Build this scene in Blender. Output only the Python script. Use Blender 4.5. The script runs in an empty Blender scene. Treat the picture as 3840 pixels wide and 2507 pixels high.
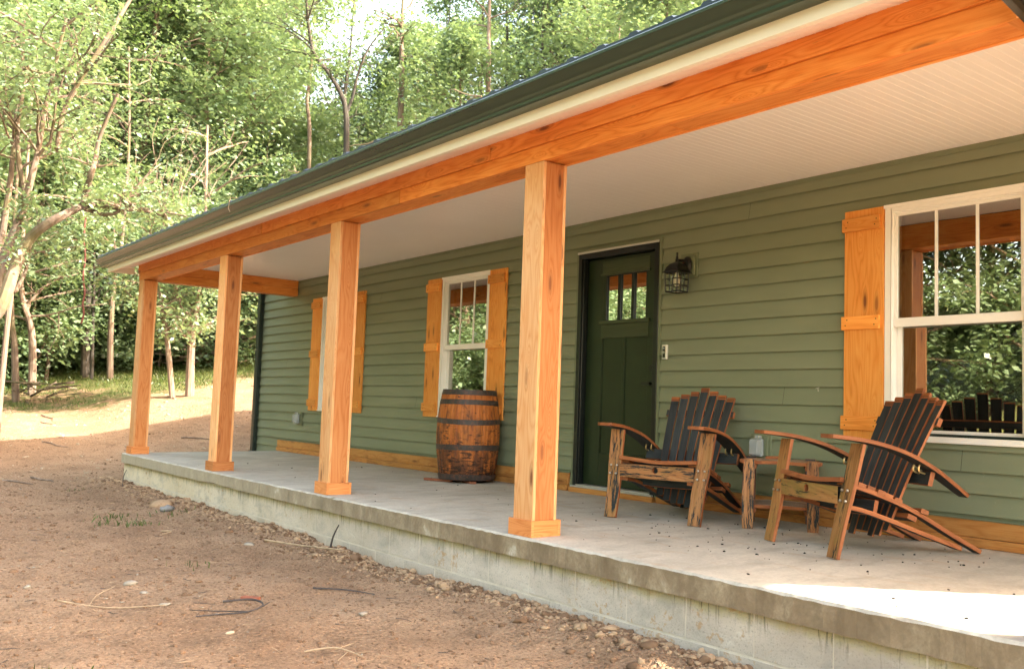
import bpy, math, random
import numpy as np
from mathutils import Vector, Matrix, noise as mnoise
R=math.radians
random.seed(7); rng=np.random.default_rng(7)
scene=bpy.context.scene; col=scene.collection
# ---------------------------------------------------------------- helpers
def tag(o,label=None,cat=None,group=None,kind=None):
    if label: o['label']=label
    if cat: o['category']=cat
    if group: o['group']=group
    if kind: o['kind']=kind
    return o
def empty(name,loc=(0,0,0),rz=0):
    o=bpy.data.objects.new(name,None); col.objects.link(o); o.location=loc; o.rotation_euler=(0,0,rz)
    o.empty_display_size=.1
    return o
class MB:
    """collects faces with uv (u runs along the grain, metres)"""
    def __init__(s): s.v=[]; s.f=[]; s.uv=[]; s.m=[]; s.sm=[]
    def face(s,pts,uv=None,m=0,sm=False):
        n=len(s.v); s.v+= [tuple(p) for p in pts]; s.f.append(tuple(range(n,n+len(pts))))
        s.uv+= list(uv) if uv else [(p[0],p[2]) for p in pts]; s.m.append(m); s.sm.append(sm)
    def box(s,x0,x1,y0,y1,z0,z1,g='x',m=0,M=None,skip=''):
        if x0>x1:x0,x1=x1,x0
        if y0>y1:y0,y1=y1,y0
        if z0>z1:z0,z1=z1,z0
        P=[(x,y,z) for z in (z0,z1) for y in (y0,y1) for x in (x0,x1)]
        F={'-z':(0,2,3,1),'+z':(4,5,7,6),'-y':(0,1,5,4),'+y':(2,6,7,3),'-x':(0,4,6,2),'+x':(1,3,7,5)}
        gi='xyz'.index(g)
        for k,f in F.items():
            if k in skip: continue
            ax='xyz'.index(k[1]); pts=[P[i] for i in f]; uv=[]
            for p in pts:
                o=[p[i] for i in range(3) if i!=gi and i!=ax]
                if ax==gi: uv.append((o[0]*.3 if o else 0,(o[1] if len(o)>1 else 0)+3.1))
                else: uv.append((p[gi],o[0]+ax*.37))
            if M is not None: pts=[tuple(M@Vector(p)) for p in pts]
            s.face(pts,uv,m)
    def sweep(s,secs,closed=True,m=0,cap=True,sm=False,vl=None):
        """secs: list of rings (lists of points), u along sweep"""
        n=len(secs[0]); u=0; us=[0]
        for a,b in zip(secs,secs[1:]):
            u+= (Vector(a[0])-Vector(b[0])).length; us.append(u)
        per=[0]
        for i in range(n): per.append(per[-1]+(Vector(secs[0][i])-Vector(secs[0][(i+1)%n])).length)
        for k in range(len(secs)-1):
            a,b=secs[k],secs[k+1]
            for i in range(n if closed else n-1):
                j=(i+1)%n
                s.face([a[i],a[j],b[j],b[i]],[(us[k],per[i]),(us[k],per[i+1]),(us[k+1],per[i+1]),(us[k+1],per[i])],m,sm)
        if cap and closed:
            s.face(list(reversed(secs[0])),[(0,0)]*n,m); s.face(secs[-1],[(us[-1],0)]*n,m)
    def tube(s,path,rad,n=6,m=0,cap=True):
        secs=[]; 
        pts=[Vector(p) for p in path]
        if not hasattr(rad,'__len__'): rad=[rad]*len(pts)
        ref=None
        for i,p in enumerate(pts):
            d=(pts[min(i+1,len(pts)-1)]-pts[max(i-1,0)])
            if d.length<1e-9: d=Vector((0,0,1))
            d.normalize()
            if ref is None: ref=Vector((1,0,0)) if abs(d.x)<.9 else Vector((0,1,0))
            a=(ref-d*ref.dot(d)).normalized(); ref=a; b=d.cross(a)
            secs.append([tuple(p+(a*math.cos(t)+b*math.sin(t))*rad[i]) for t in [2*math.pi*k/n for k in range(n)]])
        s.sweep(secs,True,m,cap,True)
    def stave(s,path,width,thick,axis=(1,0,0),m=0):
        """flat board swept along path, width along axis; width may be list"""
        ax=Vector(axis).normalized(); secs=[]; pts=[Vector(p) for p in path]
        for i,p in enumerate(pts):
            d=(pts[min(i+1,len(pts)-1)]-pts[max(i-1,0)]).normalized()
            nrm=d.cross(ax).normalized(); w=(width[i] if hasattr(width,'__len__') else width)/2; t=thick/2
            e=min(.004,t*.4)
            secs.append([tuple(p+ax*a+nrm*b) for a,b in ((-w,-t+e),(-w+e,-t),(w-e,-t),(w,-t+e),(w,t-e),(w-e,t),(-w+e,t),(-w,t-e))])
        s.sweep(secs,True,m)
    def build(s,name,mats,parent=None,merge=False):
        me=bpy.data.meshes.new(name); me.from_pydata(s.v,[],s.f)
        if not isinstance(mats,(list,tuple)): mats=[mats]
        for q in mats: me.materials.append(q)
        uvl=me.uv_layers.new(name='UVMap'); uvl.data.foreach_set('uv',np.array(s.uv,dtype=np.float32).ravel())
        me.polygons.foreach_set('material_index',s.m); me.polygons.foreach_set('use_smooth',s.sm)
        if merge:
            import bmesh
            bm=bmesh.new(); bm.from_mesh(me); bmesh.ops.remove_doubles(bm,verts=bm.verts,dist=1e-5); bm.to_mesh(me); bm.free()
        me.update()
        o=bpy.data.objects.new(name,me); col.objects.link(o)
        if parent: o.parent=parent
        return o
def bevel(o,w=.003,seg=2):
    import bmesh
    me=o.data; bm=bmesh.new(); bm.from_mesh(me); bmesh.ops.remove_doubles(bm,verts=bm.verts,dist=1e-5)
    bmesh.ops.bevel(bm,geom=[e for e in bm.edges if len(e.link_faces)==2 and e.calc_face_angle(0)>.5],offset=w,segments=seg,affect='EDGES',profile=.5)
    bm.to_mesh(me); bm.free(); return o
def fast(name,V,F4,mat,parent=None,smooth=False):
    """numpy quads (n,4)"""
    me=bpy.data.meshes.new(name); V=np.asarray(V,np.float32); F4=np.asarray(F4,np.int32)
    me.vertices.add(len(V)); me.vertices.foreach_set('co',V.ravel())
    k=F4.shape[1]
    me.loops.add(F4.size); me.loops.foreach_set('vertex_index',F4.ravel())
    me.polygons.add(len(F4)); me.polygons.foreach_set('loop_start',np.arange(0,F4.size,k,dtype=np.int32))
    me.polygons.foreach_set('loop_total',np.full(len(F4),k,dtype=np.int32))
    if smooth: me.polygons.foreach_set('use_smooth',np.ones(len(F4),dtype=bool))
    me.materials.append(mat); me.update(calc_edges=True)
    o=bpy.data.objects.new(name,me); col.objects.link(o)
    if parent: o.parent=parent
    return o
def copy_tree(o,parent=None):
    c=o.copy(); col.objects.link(c)
    if parent: c.parent=parent
    for ch in list(o.children): copy_tree(ch,c)
    return c
# ---------------------------------------------------------------- materials
def newmat(name):
    m=bpy.data.materials.new(name); m.use_nodes=True; nt=m.node_tree; nt.nodes.clear()
    out=nt.nodes.new('ShaderNodeOutputMaterial'); b=nt.nodes.new('ShaderNodeBsdfPrincipled'); nt.links.new(b.outputs[0],out.inputs[0])
    return m,nt,b,out
def N(nt,t,**k):
    n=nt.nodes.new('ShaderNode'+t)
    for a,v in k.items():
        if a in n.inputs.keys() if isinstance(a,str) else False: n.inputs[a].default_value=v
        else: setattr(n,a,v)
    return n
def setin(n,**k):
    for a,v in k.items(): n.inputs[a.replace('_',' ')].default_value=v
    return n
def L(nt,a,b): nt.links.new(a,b)
def ramp(nt,fac,stops,interp='LINEAR'):
    r=nt.nodes.new('ShaderNodeValToRGB'); r.color_ramp.interpolation=interp
    e=r.color_ramp.elements
    while len(e)>1: e.remove(e[-1])
    e[0].position=stops[0][0]; c=stops[0][1]; e[0].color=(*c,1) if len(c)==3 else c
    for p,c in stops[1:]:
        q=e.new(p); q.color=(*c,1) if len(c)==3 else c
    L(nt,fac,r.inputs[0]); return r
def g3(v): return (v,v,v)
def mix(nt,fac,a,b,mode='MIX'):
    n=nt.nodes.new('ShaderNodeMix'); n.data_type='RGBA'; n.blend_type=mode
    for i,x in ((0,fac),(6,a),(7,b)):
        if isinstance(x,(int,float)): n.inputs[i].default_value=x
        elif isinstance(x,tuple): n.inputs[i].default_value=(*x,1) if len(x)==3 else x
        else: L(nt,x,n.inputs[i])
    return n.outputs[2]
def mth(nt,op,a,b=0.0):
    n=nt.nodes.new('ShaderNodeMath'); n.operation=op
    for i,x in ((0,a),(1,b)):
        if isinstance(x,(int,float)): n.inputs[i].default_value=x
        else: L(nt,x,n.inputs[i])
    return n.outputs[0]
def noise_(nt,vec,scale,detail=4,rough=.55,dist=0):
    n=nt.nodes.new('ShaderNodeTexNoise'); setin(n,Scale=scale,Detail=detail,Roughness=rough,Distortion=dist)
    if vec is not None: L(nt,vec,n.inputs['Vector'])
    return n.outputs['Fac']
def mapv(nt,vec,scale=(1,1,1),loc=(0,0,0)):
    n=nt.nodes.new('ShaderNodeMapping'); n.inputs['Scale'].default_value=scale; n.inputs['Location'].default_value=loc
    L(nt,vec,n.inputs['Vector']); return n.outputs[0]
def bump(nt,b,h,strength=.3,dist=.01):
    n=nt.nodes.new('ShaderNodeBump'); n.inputs['Strength'].default_value=strength; n.inputs['Distance'].default_value=dist
    L(nt,h,n.inputs['Height']); L(nt,n.outputs[0],b.inputs['Normal']); return n
def wood(name,light,mid,dark,knot=(.14,.035,.012),rough=.55,knots=True,grainscale=1.0,char=None,charamt=.5,rnd=.42,stain=None,foot=None):
    m,nt,b,out=newmat(name)
    tc=N(nt,'TexCoord'); oi=N(nt,'ObjectInfo')
    off=N(nt,'CombineXYZ'); r10=mth(nt,'MULTIPLY',oi.outputs['Random'],37.0); L(nt,r10,off.inputs[0]); L(nt,mth(nt,'MULTIPLY',oi.outputs['Random'],11.0),off.inputs[1]); L(nt,mth(nt,'MULTIPLY',oi.outputs['Random'],53.0),off.inputs[2])
    va=N(nt,'VectorMath',operation='ADD'); L(nt,tc.outputs['UV'],va.inputs[0]); L(nt,off.outputs[0],va.inputs[1]); uv=va.outputs[0]
    # knots warp the grain
    kv=N(nt,'TexVoronoi'); kv.voronoi_dimensions='2D'; setin(kv,Scale=1.0,Randomness=.9); L(nt,mapv(nt,uv,(1.9,8.0,1)),kv.inputs['Vector'])
    kd=kv.outputs['Distance']
    warp=mth(nt,'MULTIPLY',mth(nt,'EXPONENT',mth(nt,'MULTIPLY',kd,-7.0)),1.3 if knots else 0.0)
    n1=noise_(nt,mapv(nt,uv,(.9,9*grainscale,1)),1.0,2,.5,.4)
    gr=mth(nt,'ADD',mth(nt,'MULTIPLY',n1,9.0),mth(nt,'MULTIPLY',warp,3.5))
    ring=mth(nt,'ABSOLUTE',mth(nt,'SINE',mth(nt,'MULTIPLY',gr,3.1)))
    fine=noise_(nt,mapv(nt,uv,(6,220*grainscale,1)),1.0,3,.6)
    big=noise_(nt,mapv(nt,uv,(1.3,3.5,1)),1.0,3,.55)
    f=mth(nt,'ADD',mth(nt,'ADD',mth(nt,'MULTIPLY',ring,.20),mth(nt,'MULTIPLY',fine,.46)),mth(nt,'MULTIPLY',big,.5))
    c=ramp(nt,f,[(.25,dark),(.52,mid),(.85,light)]).outputs[0]
    if knots:
        kf=ramp(nt,kd,[(0.0,g3(1)),(.06,g3(.95)),(.105,g3(.35)),(.2,g3(0))]).outputs[0]
        ks=N(nt,'SeparateColor'); L(nt,kv.outputs['Color'],ks.inputs[0]); on=mth(nt,'MULTIPLY',mth(nt,'GREATER_THAN',ks.outputs[0],.66),mth(nt,'ADD',.35,mth(nt,'MULTIPLY',ks.outputs[1],.65)))
        c=mix(nt,mth(nt,'MULTIPLY',kf,on),c,knot)
    # small dark nail holes / specks and drips
    sp=noise_(nt,mapv(nt,uv,(3.5,30,1)),2.0,4,.65)
    c=mix(nt,ramp(nt,sp,[(.66,g3(0)),(.78,g3(.55))]).outputs[0],c,tuple(x*.45 for x in dark))
    # board tone
    tone=mth(nt,'ADD',1-rnd/2,mth(nt,'MULTIPLY',oi.outputs['Random'],rnd))
    cc=N(nt,'CombineColor')
    for i in range(3): L(nt,tone,cc.inputs[i])
    c=mix(nt,1.0,c,cc.outputs[0],'MULTIPLY')
    if stain:
        st=noise_(nt,mapv(nt,uv,(2.2,5,1)),1.0,5,.65,.6)
        c=mix(nt,ramp(nt,st,[(.5,g3(0)),(.72,g3(.8))]).outputs[0],c,stain)
    rg=rough
    if char:
        ch=noise_(nt,mapv(nt,uv,(3.6,24,1)),1.0,7,.7,.3); ch2=noise_(nt,mapv(nt,uv,(14,170,1)),1.0,3,.7)
        v=mth(nt,'ADD',mth(nt,'MULTIPLY',ch,.72),mth(nt,'MULTIPLY',ch2,.34))
        lo=.72-.32*charamt
        cf=ramp(nt,v,[(lo,g3(0)),(lo+.05,g3(1))]).outputs[0]
        c=mix(nt,cf,c,char)
    if foot:
        so_=N(nt,'SeparateXYZ'); L(nt,tc.outputs['Object'],so_.inputs[0]); nn=noise_(nt,mapv(nt,tc.outputs['Object'],(9,9,5)),1.0,6,.68,.5); n9=noise_(nt,mapv(nt,tc.outputs['Object'],(14,14,45)),1.0,4,.6)
        mr=N(nt,'MapRange'); L(nt,so_.outputs[2],mr.inputs[0]); mr.inputs[1].default_value=.95; mr.inputs[2].default_value=.05; mr.inputs[3].default_value=0; mr.inputs[4].default_value=.26
        c=mix(nt,ramp(nt,mth(nt,'ADD',nn,mr.outputs[0]),[(.60,g3(0)),(.74,g3(.85))]).outputs[0],c,foot)
        c=mix(nt,ramp(nt,mth(nt,'ADD',n9,mr.outputs[0]),[(.70,g3(0)),(.78,g3(.8))]).outputs[0],c,(.012,.009,.008))
        wp=noise_(nt,mapv(nt,tc.outputs['Object'],(26,26,7)),1.0,2,.5); c=mix(nt,ramp(nt,wp,[(.74,g3(0)),(.76,g3(.7))]).outputs[0],c,(.55,.48,.40))
    L(nt,c,b.inputs['Base Color']); b.inputs['Roughness'].default_value=rg; b.inputs['Specular IOR Level'].default_value=.3
    h=mth(nt,'ADD',mth(nt,'MULTIPLY',fine,.7),mth(nt,'MULTIPLY',ring,.25)); bump(nt,b,h,.35,.004)
    return m
def paint(name,colr,rough=.5,var=.08,scale=3.0,bumpamt=.0,spec=.4,dirt=None,dirtlo=.55,metal=0.0):
    m,nt,b,out=newmat(name); tc=N(nt,'TexCoord'); o=tc.outputs['Object']
    n1=noise_(nt,o,scale,5,.6)
    c=mix(nt,ramp(nt,n1,[(.3,g3(0)),(.7,g3(1))]).outputs[0],tuple(x*(1-var) for x in colr),tuple(min(1,x*(1+var)) for x in colr))
    if dirt:
        n2=noise_(nt,o,scale*4,6,.7); c=mix(nt,ramp(nt,n2,[(dirtlo,g3(0)),(dirtlo+.18,g3(.8))]).outputs[0],c,dirt)
    L(nt,c,b.inputs['Base Color']); b.inputs['Roughness'].default_value=rough; b.inputs['Specular IOR Level'].default_value=spec; b.inputs['Metallic'].default_value=metal
    if bumpamt: bump(nt,b,noise_(nt,o,scale*12,4,.6),bumpamt,.004)
    return m
M={}
M['cedar']=wood('cedar',(.86,.37,.095),(.70,.22,.038),(.43,.095,.012))
M['cedar_post']=wood('cedar_post',(.80,.465,.225),(.69,.325,.125),(.52,.185,.052))  # paler than the side boards; sky sheen is painted into the colour too
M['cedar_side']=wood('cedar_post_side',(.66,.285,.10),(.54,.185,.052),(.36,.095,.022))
M['cedar_shut']=wood('cedar_shutter',(.86,.40,.10),(.76,.28,.05),(.54,.155,.022))
M['cedar_base']=wood('cedar_baseboard',(.58,.29,.09),(.46,.19,.05),(.28,.09,.02),stain=(.24,.10,.03))
M['stave']=wood('oak_stave',(.46,.23,.095),(.31,.13,.045),(.12,.045,.018),knots=False,char=(.012,.020,.024),charamt=.60,stain=(.16,.12,.03))
M['stave_mossy']=wood('oak_stave_mossy',(.43,.22,.075),(.30,.13,.038),(.12,.055,.018),knots=False,char=(.018,.018,.012),charamt=.44,stain=(.17,.15,.03))
M['stave_edge']=wood('oak_stave_edge',(.36,.135,.048),(.235,.072,.023),(.10,.028,.01),knots=False,char=(.03,.02,.015),charamt=.2)
M['charred']=wood('charred_oak',(.045,.052,.056),(.022,.028,.032),(.008,.010,.012),knots=False,char=(.11,.05,.028),charamt=.18,rough=.6)
M['table_top']=wood('weathered_oak',(.42,.36,.27),(.30,.24,.17),(.16,.11,.07),knots=False,stain=(.12,.12,.08))
M['barrel']=wood('barrel_oak',(.50,.175,.04),(.34,.095,.018),(.13,.033,.008),knots=False,char=(.02,.012,.009),charamt=.34,foot=(.075,.028,.014),stain=(.13,.05,.012))
# siding
def siding_mat():
    m,nt,b,out=newmat('vinyl_siding_green'); tc=N(nt,'TexCoord'); o=tc.outputs['Object']
    n1=noise_(nt,mapv(nt,o,(.6,1,2.5)),1.4,4,.55); gr=noise_(nt,mapv(nt,o,(9,9,130)),1.0,3,.6)
    c=mix(nt,ramp(nt,n1,[(.3,g3(0)),(.7,g3(1))]).outputs[0],(.190,.216,.138),(.228,.252,.164))
    # pale splashes low on the wall
    sx=N(nt,'SeparateXYZ'); L(nt,o,sx.inputs[0])
    sp=noise_(nt,o,38,2,.5); low=ramp(nt,sx.outputs[2],[(.0,g3(1)),(.8,g3(0))]).outputs[0]
    f=mth(nt,'MULTIPLY',ramp(nt,sp,[(.71,g3(0)),(.74,g3(1))]).outputs[0],mth(nt,'MULTIPLY',low,.5))
    c=mix(nt,f,c,(.45,.45,.38))
    L(nt,c,b.inputs['Base Color']); b.inputs['Roughness'].default_value=.42; b.inputs['Specular IOR Level'].default_value=.4
    bump(nt,b,gr,.12,.003); return m
M['siding']=siding_mat()
M['trim_green']=paint('trim_green',(.17,.195,.12),.4)
M['corner_dark']=paint('downspout_dark',(.018,.03,.025),.35)
M['white']=paint('white_vinyl',(.88,.86,.82),.4,.03)
M['ceil']=paint('ceiling_vinyl',(.89,.86,.82),.38,.03,1.0,spec=.5)
M['soffit']=paint('soffit_vinyl',(.88,.80,.73),.45,.03)
M['fascia']=paint('fascia_cream',(.86,.83,.72),.4,.03)
M['gutter']=paint('gutter_green',(.028,.048,.031),.26,.08,2.0,spec=.6)
M['roof']=paint('roof_metal',(.022,.032,.048),.3,.1,2.0,spec=.6,metal=.3)
M['roof_dark']=paint('roof_underside_dark',(.018,.018,.014),.55,.3,8)
M['seam']=paint('seam_shadow_gap',(.07,.08,.05),.6)
M['doorgreen']=paint('door_green',(.016,.027,.011),.35,.15,6,.05)
M['doorframe']=paint('door_frame_black',(.010,.013,.013),.28)
M['black']=paint('lantern_black',(.005,.0045,.004),.4,.3,9)
M['hole']=paint('hole_dark',(.006,.004,.003),.9)
M['steel']=paint('bolt_steel',(.55,.52,.47),.3,.1,20,metal=.9)
M['brass']=paint('bracket_brass',(.55,.42,.20),.3,.1,20,metal=.9)
M['hoop']=paint('hoop_iron',(.055,.045,.042),.5,.35,7,.3,.4,(.15,.055,.03),.5,.25)
M['threshold']=paint('threshold_alloy',(.55,.54,.5),.4,.05,5,metal=.3)
M['grey_plastic']=paint('grey_plastic',(.30,.33,.33),.3)
M['rustwood']=paint('shim_redwood',(.25,.08,.04),.6,.3,12)
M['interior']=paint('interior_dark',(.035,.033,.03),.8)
M['blind']=paint('window_blind',(.34,.29,.20),.6)
M['silver']=paint('doorbell_silver',(.75,.73,.68),.3,.03,5,metal=.4)
M['lens']=paint('doorbell_lens',(.006,.007,.009),.12,.1,5,spec=.8)
M['button']=paint('doorbell_button',(.30,.32,.25),.3)
def glass_mat(name,refl,tint,tr=.7):
    m,nt,b,out=newmat(name); nt.nodes.remove(b)
    g=N(nt,'BsdfGlossy'); g.inputs['Roughness'].default_value=.0; g.inputs['Color'].default_value=(.95,.95,.9,1)
    t=N(nt,'BsdfTransparent'); t.inputs['Color'].default_value=(*tint,1)
    lw=N(nt,'LayerWeight'); lw.inputs['Blend'].default_value=.35
    f=mth(nt,'ADD',refl,mth(nt,'MULTIPLY',lw.outputs['Facing'],.25))
    tc=N(nt,'TexCoord'); bp=nt.nodes.new('ShaderNodeBump'); bp.inputs['Strength'].default_value=.02; bp.inputs['Distance'].default_value=.01
    L(nt,noise_(nt,tc.outputs['Object'],3.0,2),bp.inputs['Height']); L(nt,bp.outputs[0],g.inputs['Normal'])
    x=N(nt,'MixShader'); L(nt,f,x.inputs[0]); L(nt,t.outputs[0],x.inputs[1]); L(nt,g.outputs[0],x.inputs[2]); L(nt,x.outputs[0],out.inputs[0])
    return m
M['glass']=glass_mat('window_glass',.31,(.55,.55,.5))
M['glass_door']=glass_mat('door_glass',.55,(.3,.3,.28))
M['glass_clear']=glass_mat('lantern_glass',.04,(.9,.9,.85))
M['plastic_clear']=None
def clear_plastic():
    m,nt,b,out=newmat('clear_plastic'); b.inputs['Base Color'].default_value=(.8,.82,.82,1); b.inputs['Roughness'].default_value=.18
    t=N(nt,'BsdfTransparent'); t.inputs['Color'].default_value=(.85,.87,.87,1)
    x=N(nt,'MixShader'); x.inputs[0].default_value=.28; L(nt,t.outputs[0],x.inputs[1]); L(nt,b.outputs[0],x.inputs[2]); L(nt,x.outputs[0],out.inputs[0]); return m
M['plastic_clear']=clear_plastic()
M['bulb']=paint('frosted_bulb',(.85,.78,.66),.35,.02)
def concrete():
    m,nt,b,out=newmat('concrete_slab'); tc=N(nt,'TexCoord'); o=tc.outputs['Object']
    n1=noise_(nt,o,1.1,5,.6,.4); n2=noise_(nt,mapv(nt,o,(2.2,.9,3)),3.0,6,.65,.5); n3=noise_(nt,o,60,4,.6)
    c=ramp(nt,n1,[(.3,(.40,.36,.295)),(.5,(.51,.46,.38)),(.7,(.59,.535,.445))]).outputs[0]
    c=mix(nt,ramp(nt,n2,[(.48,g3(0)),(.68,g3(.6))]).outputs[0],c,(.30,.27,.225))
    c=mix(nt,ramp(nt,n3,[(.35,g3(.25)),(.6,g3(0))]).outputs[0],c,(.22,.2,.17))
    # pale paint smears
    sm=noise_(nt,mapv(nt,o,(3.5,14,3)),1.5,5,.65,.2); c=mix(nt,ramp(nt,sm,[(.64,g3(0)),(.70,g3(.7))]).outputs[0],c,(.66,.63,.58))
    # orange mud smears
    mu=noise_(nt,mapv(nt,o,(1.2,3,3)),2.6,5,.6); c=mix(nt,ramp(nt,mu,[(.55,g3(0)),(.74,g3(.5))]).outputs[0],c,(.42,.29,.18))
    # side face: brown streaked
    ge=N(nt,'NewGeometry'); sn=N(nt,'SeparateXYZ'); L(nt,ge.outputs['Normal'],sn.inputs[0])
    st=noise_(nt,mapv(nt,o,(2.6,2.6,1.7)),1.6,7,.72,.4); side=ramp(nt,st,[(.3,(.155,.11,.065)),(.5,(.235,.175,.11)),(.62,(.33,.26,.17)),(.72,(.55,.49,.39))]).outputs[0]
    sxx=N(nt,'SeparateXYZ'); L(nt,o,sxx.inputs[0]); side=mix(nt,ramp(nt,mth(nt,'ADD',mth(nt,'MULTIPLY',sxx.outputs[0],.16),mth(nt,'MULTIPLY',n2,.5)),[(.0,g3(.62)),(.95,g3(0))]).outputs[0],side,(.52,.46,.34))
    side=mix(nt,ramp(nt,n3,[(.5,g3(0)),(.7,g3(.35))]).outputs[0],side,(.15,.12,.08))
    # green edge low on the face
    sx=N(nt,'SeparateXYZ'); L(nt,o,sx.inputs[0])
    c=mix(nt,mth(nt,'GREATER_THAN',sn.outputs[2],.6),side,c)
    L(nt,c,b.inputs['Base Color']); b.inputs['Roughness'].default_value=.75; b.inputs['Specular IOR Level'].default_value=.18
    h=mth(nt,'ADD',mth(nt,'MULTIPLY',n3,.5),n2); bump(nt,b,h,.35,.006); return m
M['concrete']=concrete()
def block():
    m,nt,b,out=newmat('painted_block'); tc=N(nt,'TexCoord'); o=tc.outputs['Object']
    sx=N(nt,'SeparateXYZ'); L(nt,o,sx.inputs[0])
    n1=noise_(nt,mapv(nt,o,(.8,1,1.6)),1.6,5,.6); n3=noise_(nt,o,95,3,.6); n2=noise_(nt,mapv(nt,o,(6,6,1.3)),1.6,6,.7,.3)
    grey=ramp(nt,n1,[(.3,(.37,.31,.25)),(.7,(.62,.54,.45))]).outputs[0]
    yel=ramp(nt,n1,[(.3,(.62,.51,.34)),(.7,(.78,.67,.49))]).outputs[0]
    far=ramp(nt,mth(nt,'ADD',mth(nt,'MULTIPLY',sx.outputs[0],.12),mth(nt,'MULTIPLY',n1,.5)),[(.05,g3(1)),(.7,g3(0))]).outputs[0]
    c=mix(nt,far,grey,yel)
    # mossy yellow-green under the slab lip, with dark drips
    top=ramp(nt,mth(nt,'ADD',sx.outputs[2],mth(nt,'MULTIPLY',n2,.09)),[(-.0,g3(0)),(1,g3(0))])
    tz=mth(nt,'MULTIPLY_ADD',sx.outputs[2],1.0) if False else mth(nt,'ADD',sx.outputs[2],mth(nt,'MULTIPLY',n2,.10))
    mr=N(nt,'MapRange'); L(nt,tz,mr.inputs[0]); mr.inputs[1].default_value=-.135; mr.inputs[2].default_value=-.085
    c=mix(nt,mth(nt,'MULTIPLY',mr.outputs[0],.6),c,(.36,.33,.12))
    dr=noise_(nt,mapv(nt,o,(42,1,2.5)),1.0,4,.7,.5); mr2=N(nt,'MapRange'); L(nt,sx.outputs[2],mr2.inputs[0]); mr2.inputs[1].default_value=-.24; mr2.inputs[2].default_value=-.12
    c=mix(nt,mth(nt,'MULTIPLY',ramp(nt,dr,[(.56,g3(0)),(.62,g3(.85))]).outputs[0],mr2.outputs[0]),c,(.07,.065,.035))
    st2=noise_(nt,mapv(nt,o,(2.2,2.2,3.2)),1.7,7,.72,.4); c=mix(nt,ramp(nt,st2,[(.50,g3(0)),(.66,g3(.6))]).outputs[0],c,(.30,.28,.235)); c=mix(nt,ramp(nt,st2,[(.30,g3(.6)),(.42,g3(0))]).outputs[0],c,(.70,.66,.57))
    # mud splashes
    sp=noise_(nt,o,17,6,.7); big=noise_(nt,o,.9,2,.5)
    c=mix(nt,mth(nt,'MULTIPLY',ramp(nt,sp,[(.56,g3(0)),(.62,g3(.8))]).outputs[0],ramp(nt,big,[(.50,g3(0)),(.60,g3(1))]).outputs[0]),c,(.42,.26,.12))
    mr3=N(nt,'MapRange'); L(nt,mth(nt,'ADD',sx.outputs[2],mth(nt,'MULTIPLY',n2,.08)),mr3.inputs[0]); mr3.inputs[1].default_value=-.30; mr3.inputs[2].default_value=-.37
    c=mix(nt,mth(nt,'MULTIPLY',mr3.outputs[0],.5),c,(.34,.25,.15))
    c=mix(nt,ramp(nt,n3,[(.30,g3(.5)),(.45,g3(0))]).outputs[0],c,(.16,.16,.14))
    L(nt,c,b.inputs['Base Color']); b.inputs['Roughness'].default_value=.8
    bump(nt,b,mth(nt,'ADD',n3,mth(nt,'MULTIPLY',n2,.4)),.5,.004); return m
M['block']=block()
M['mortar']=paint('mortar',(.60,.53,.43),.85,.15,9,.4)
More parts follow.
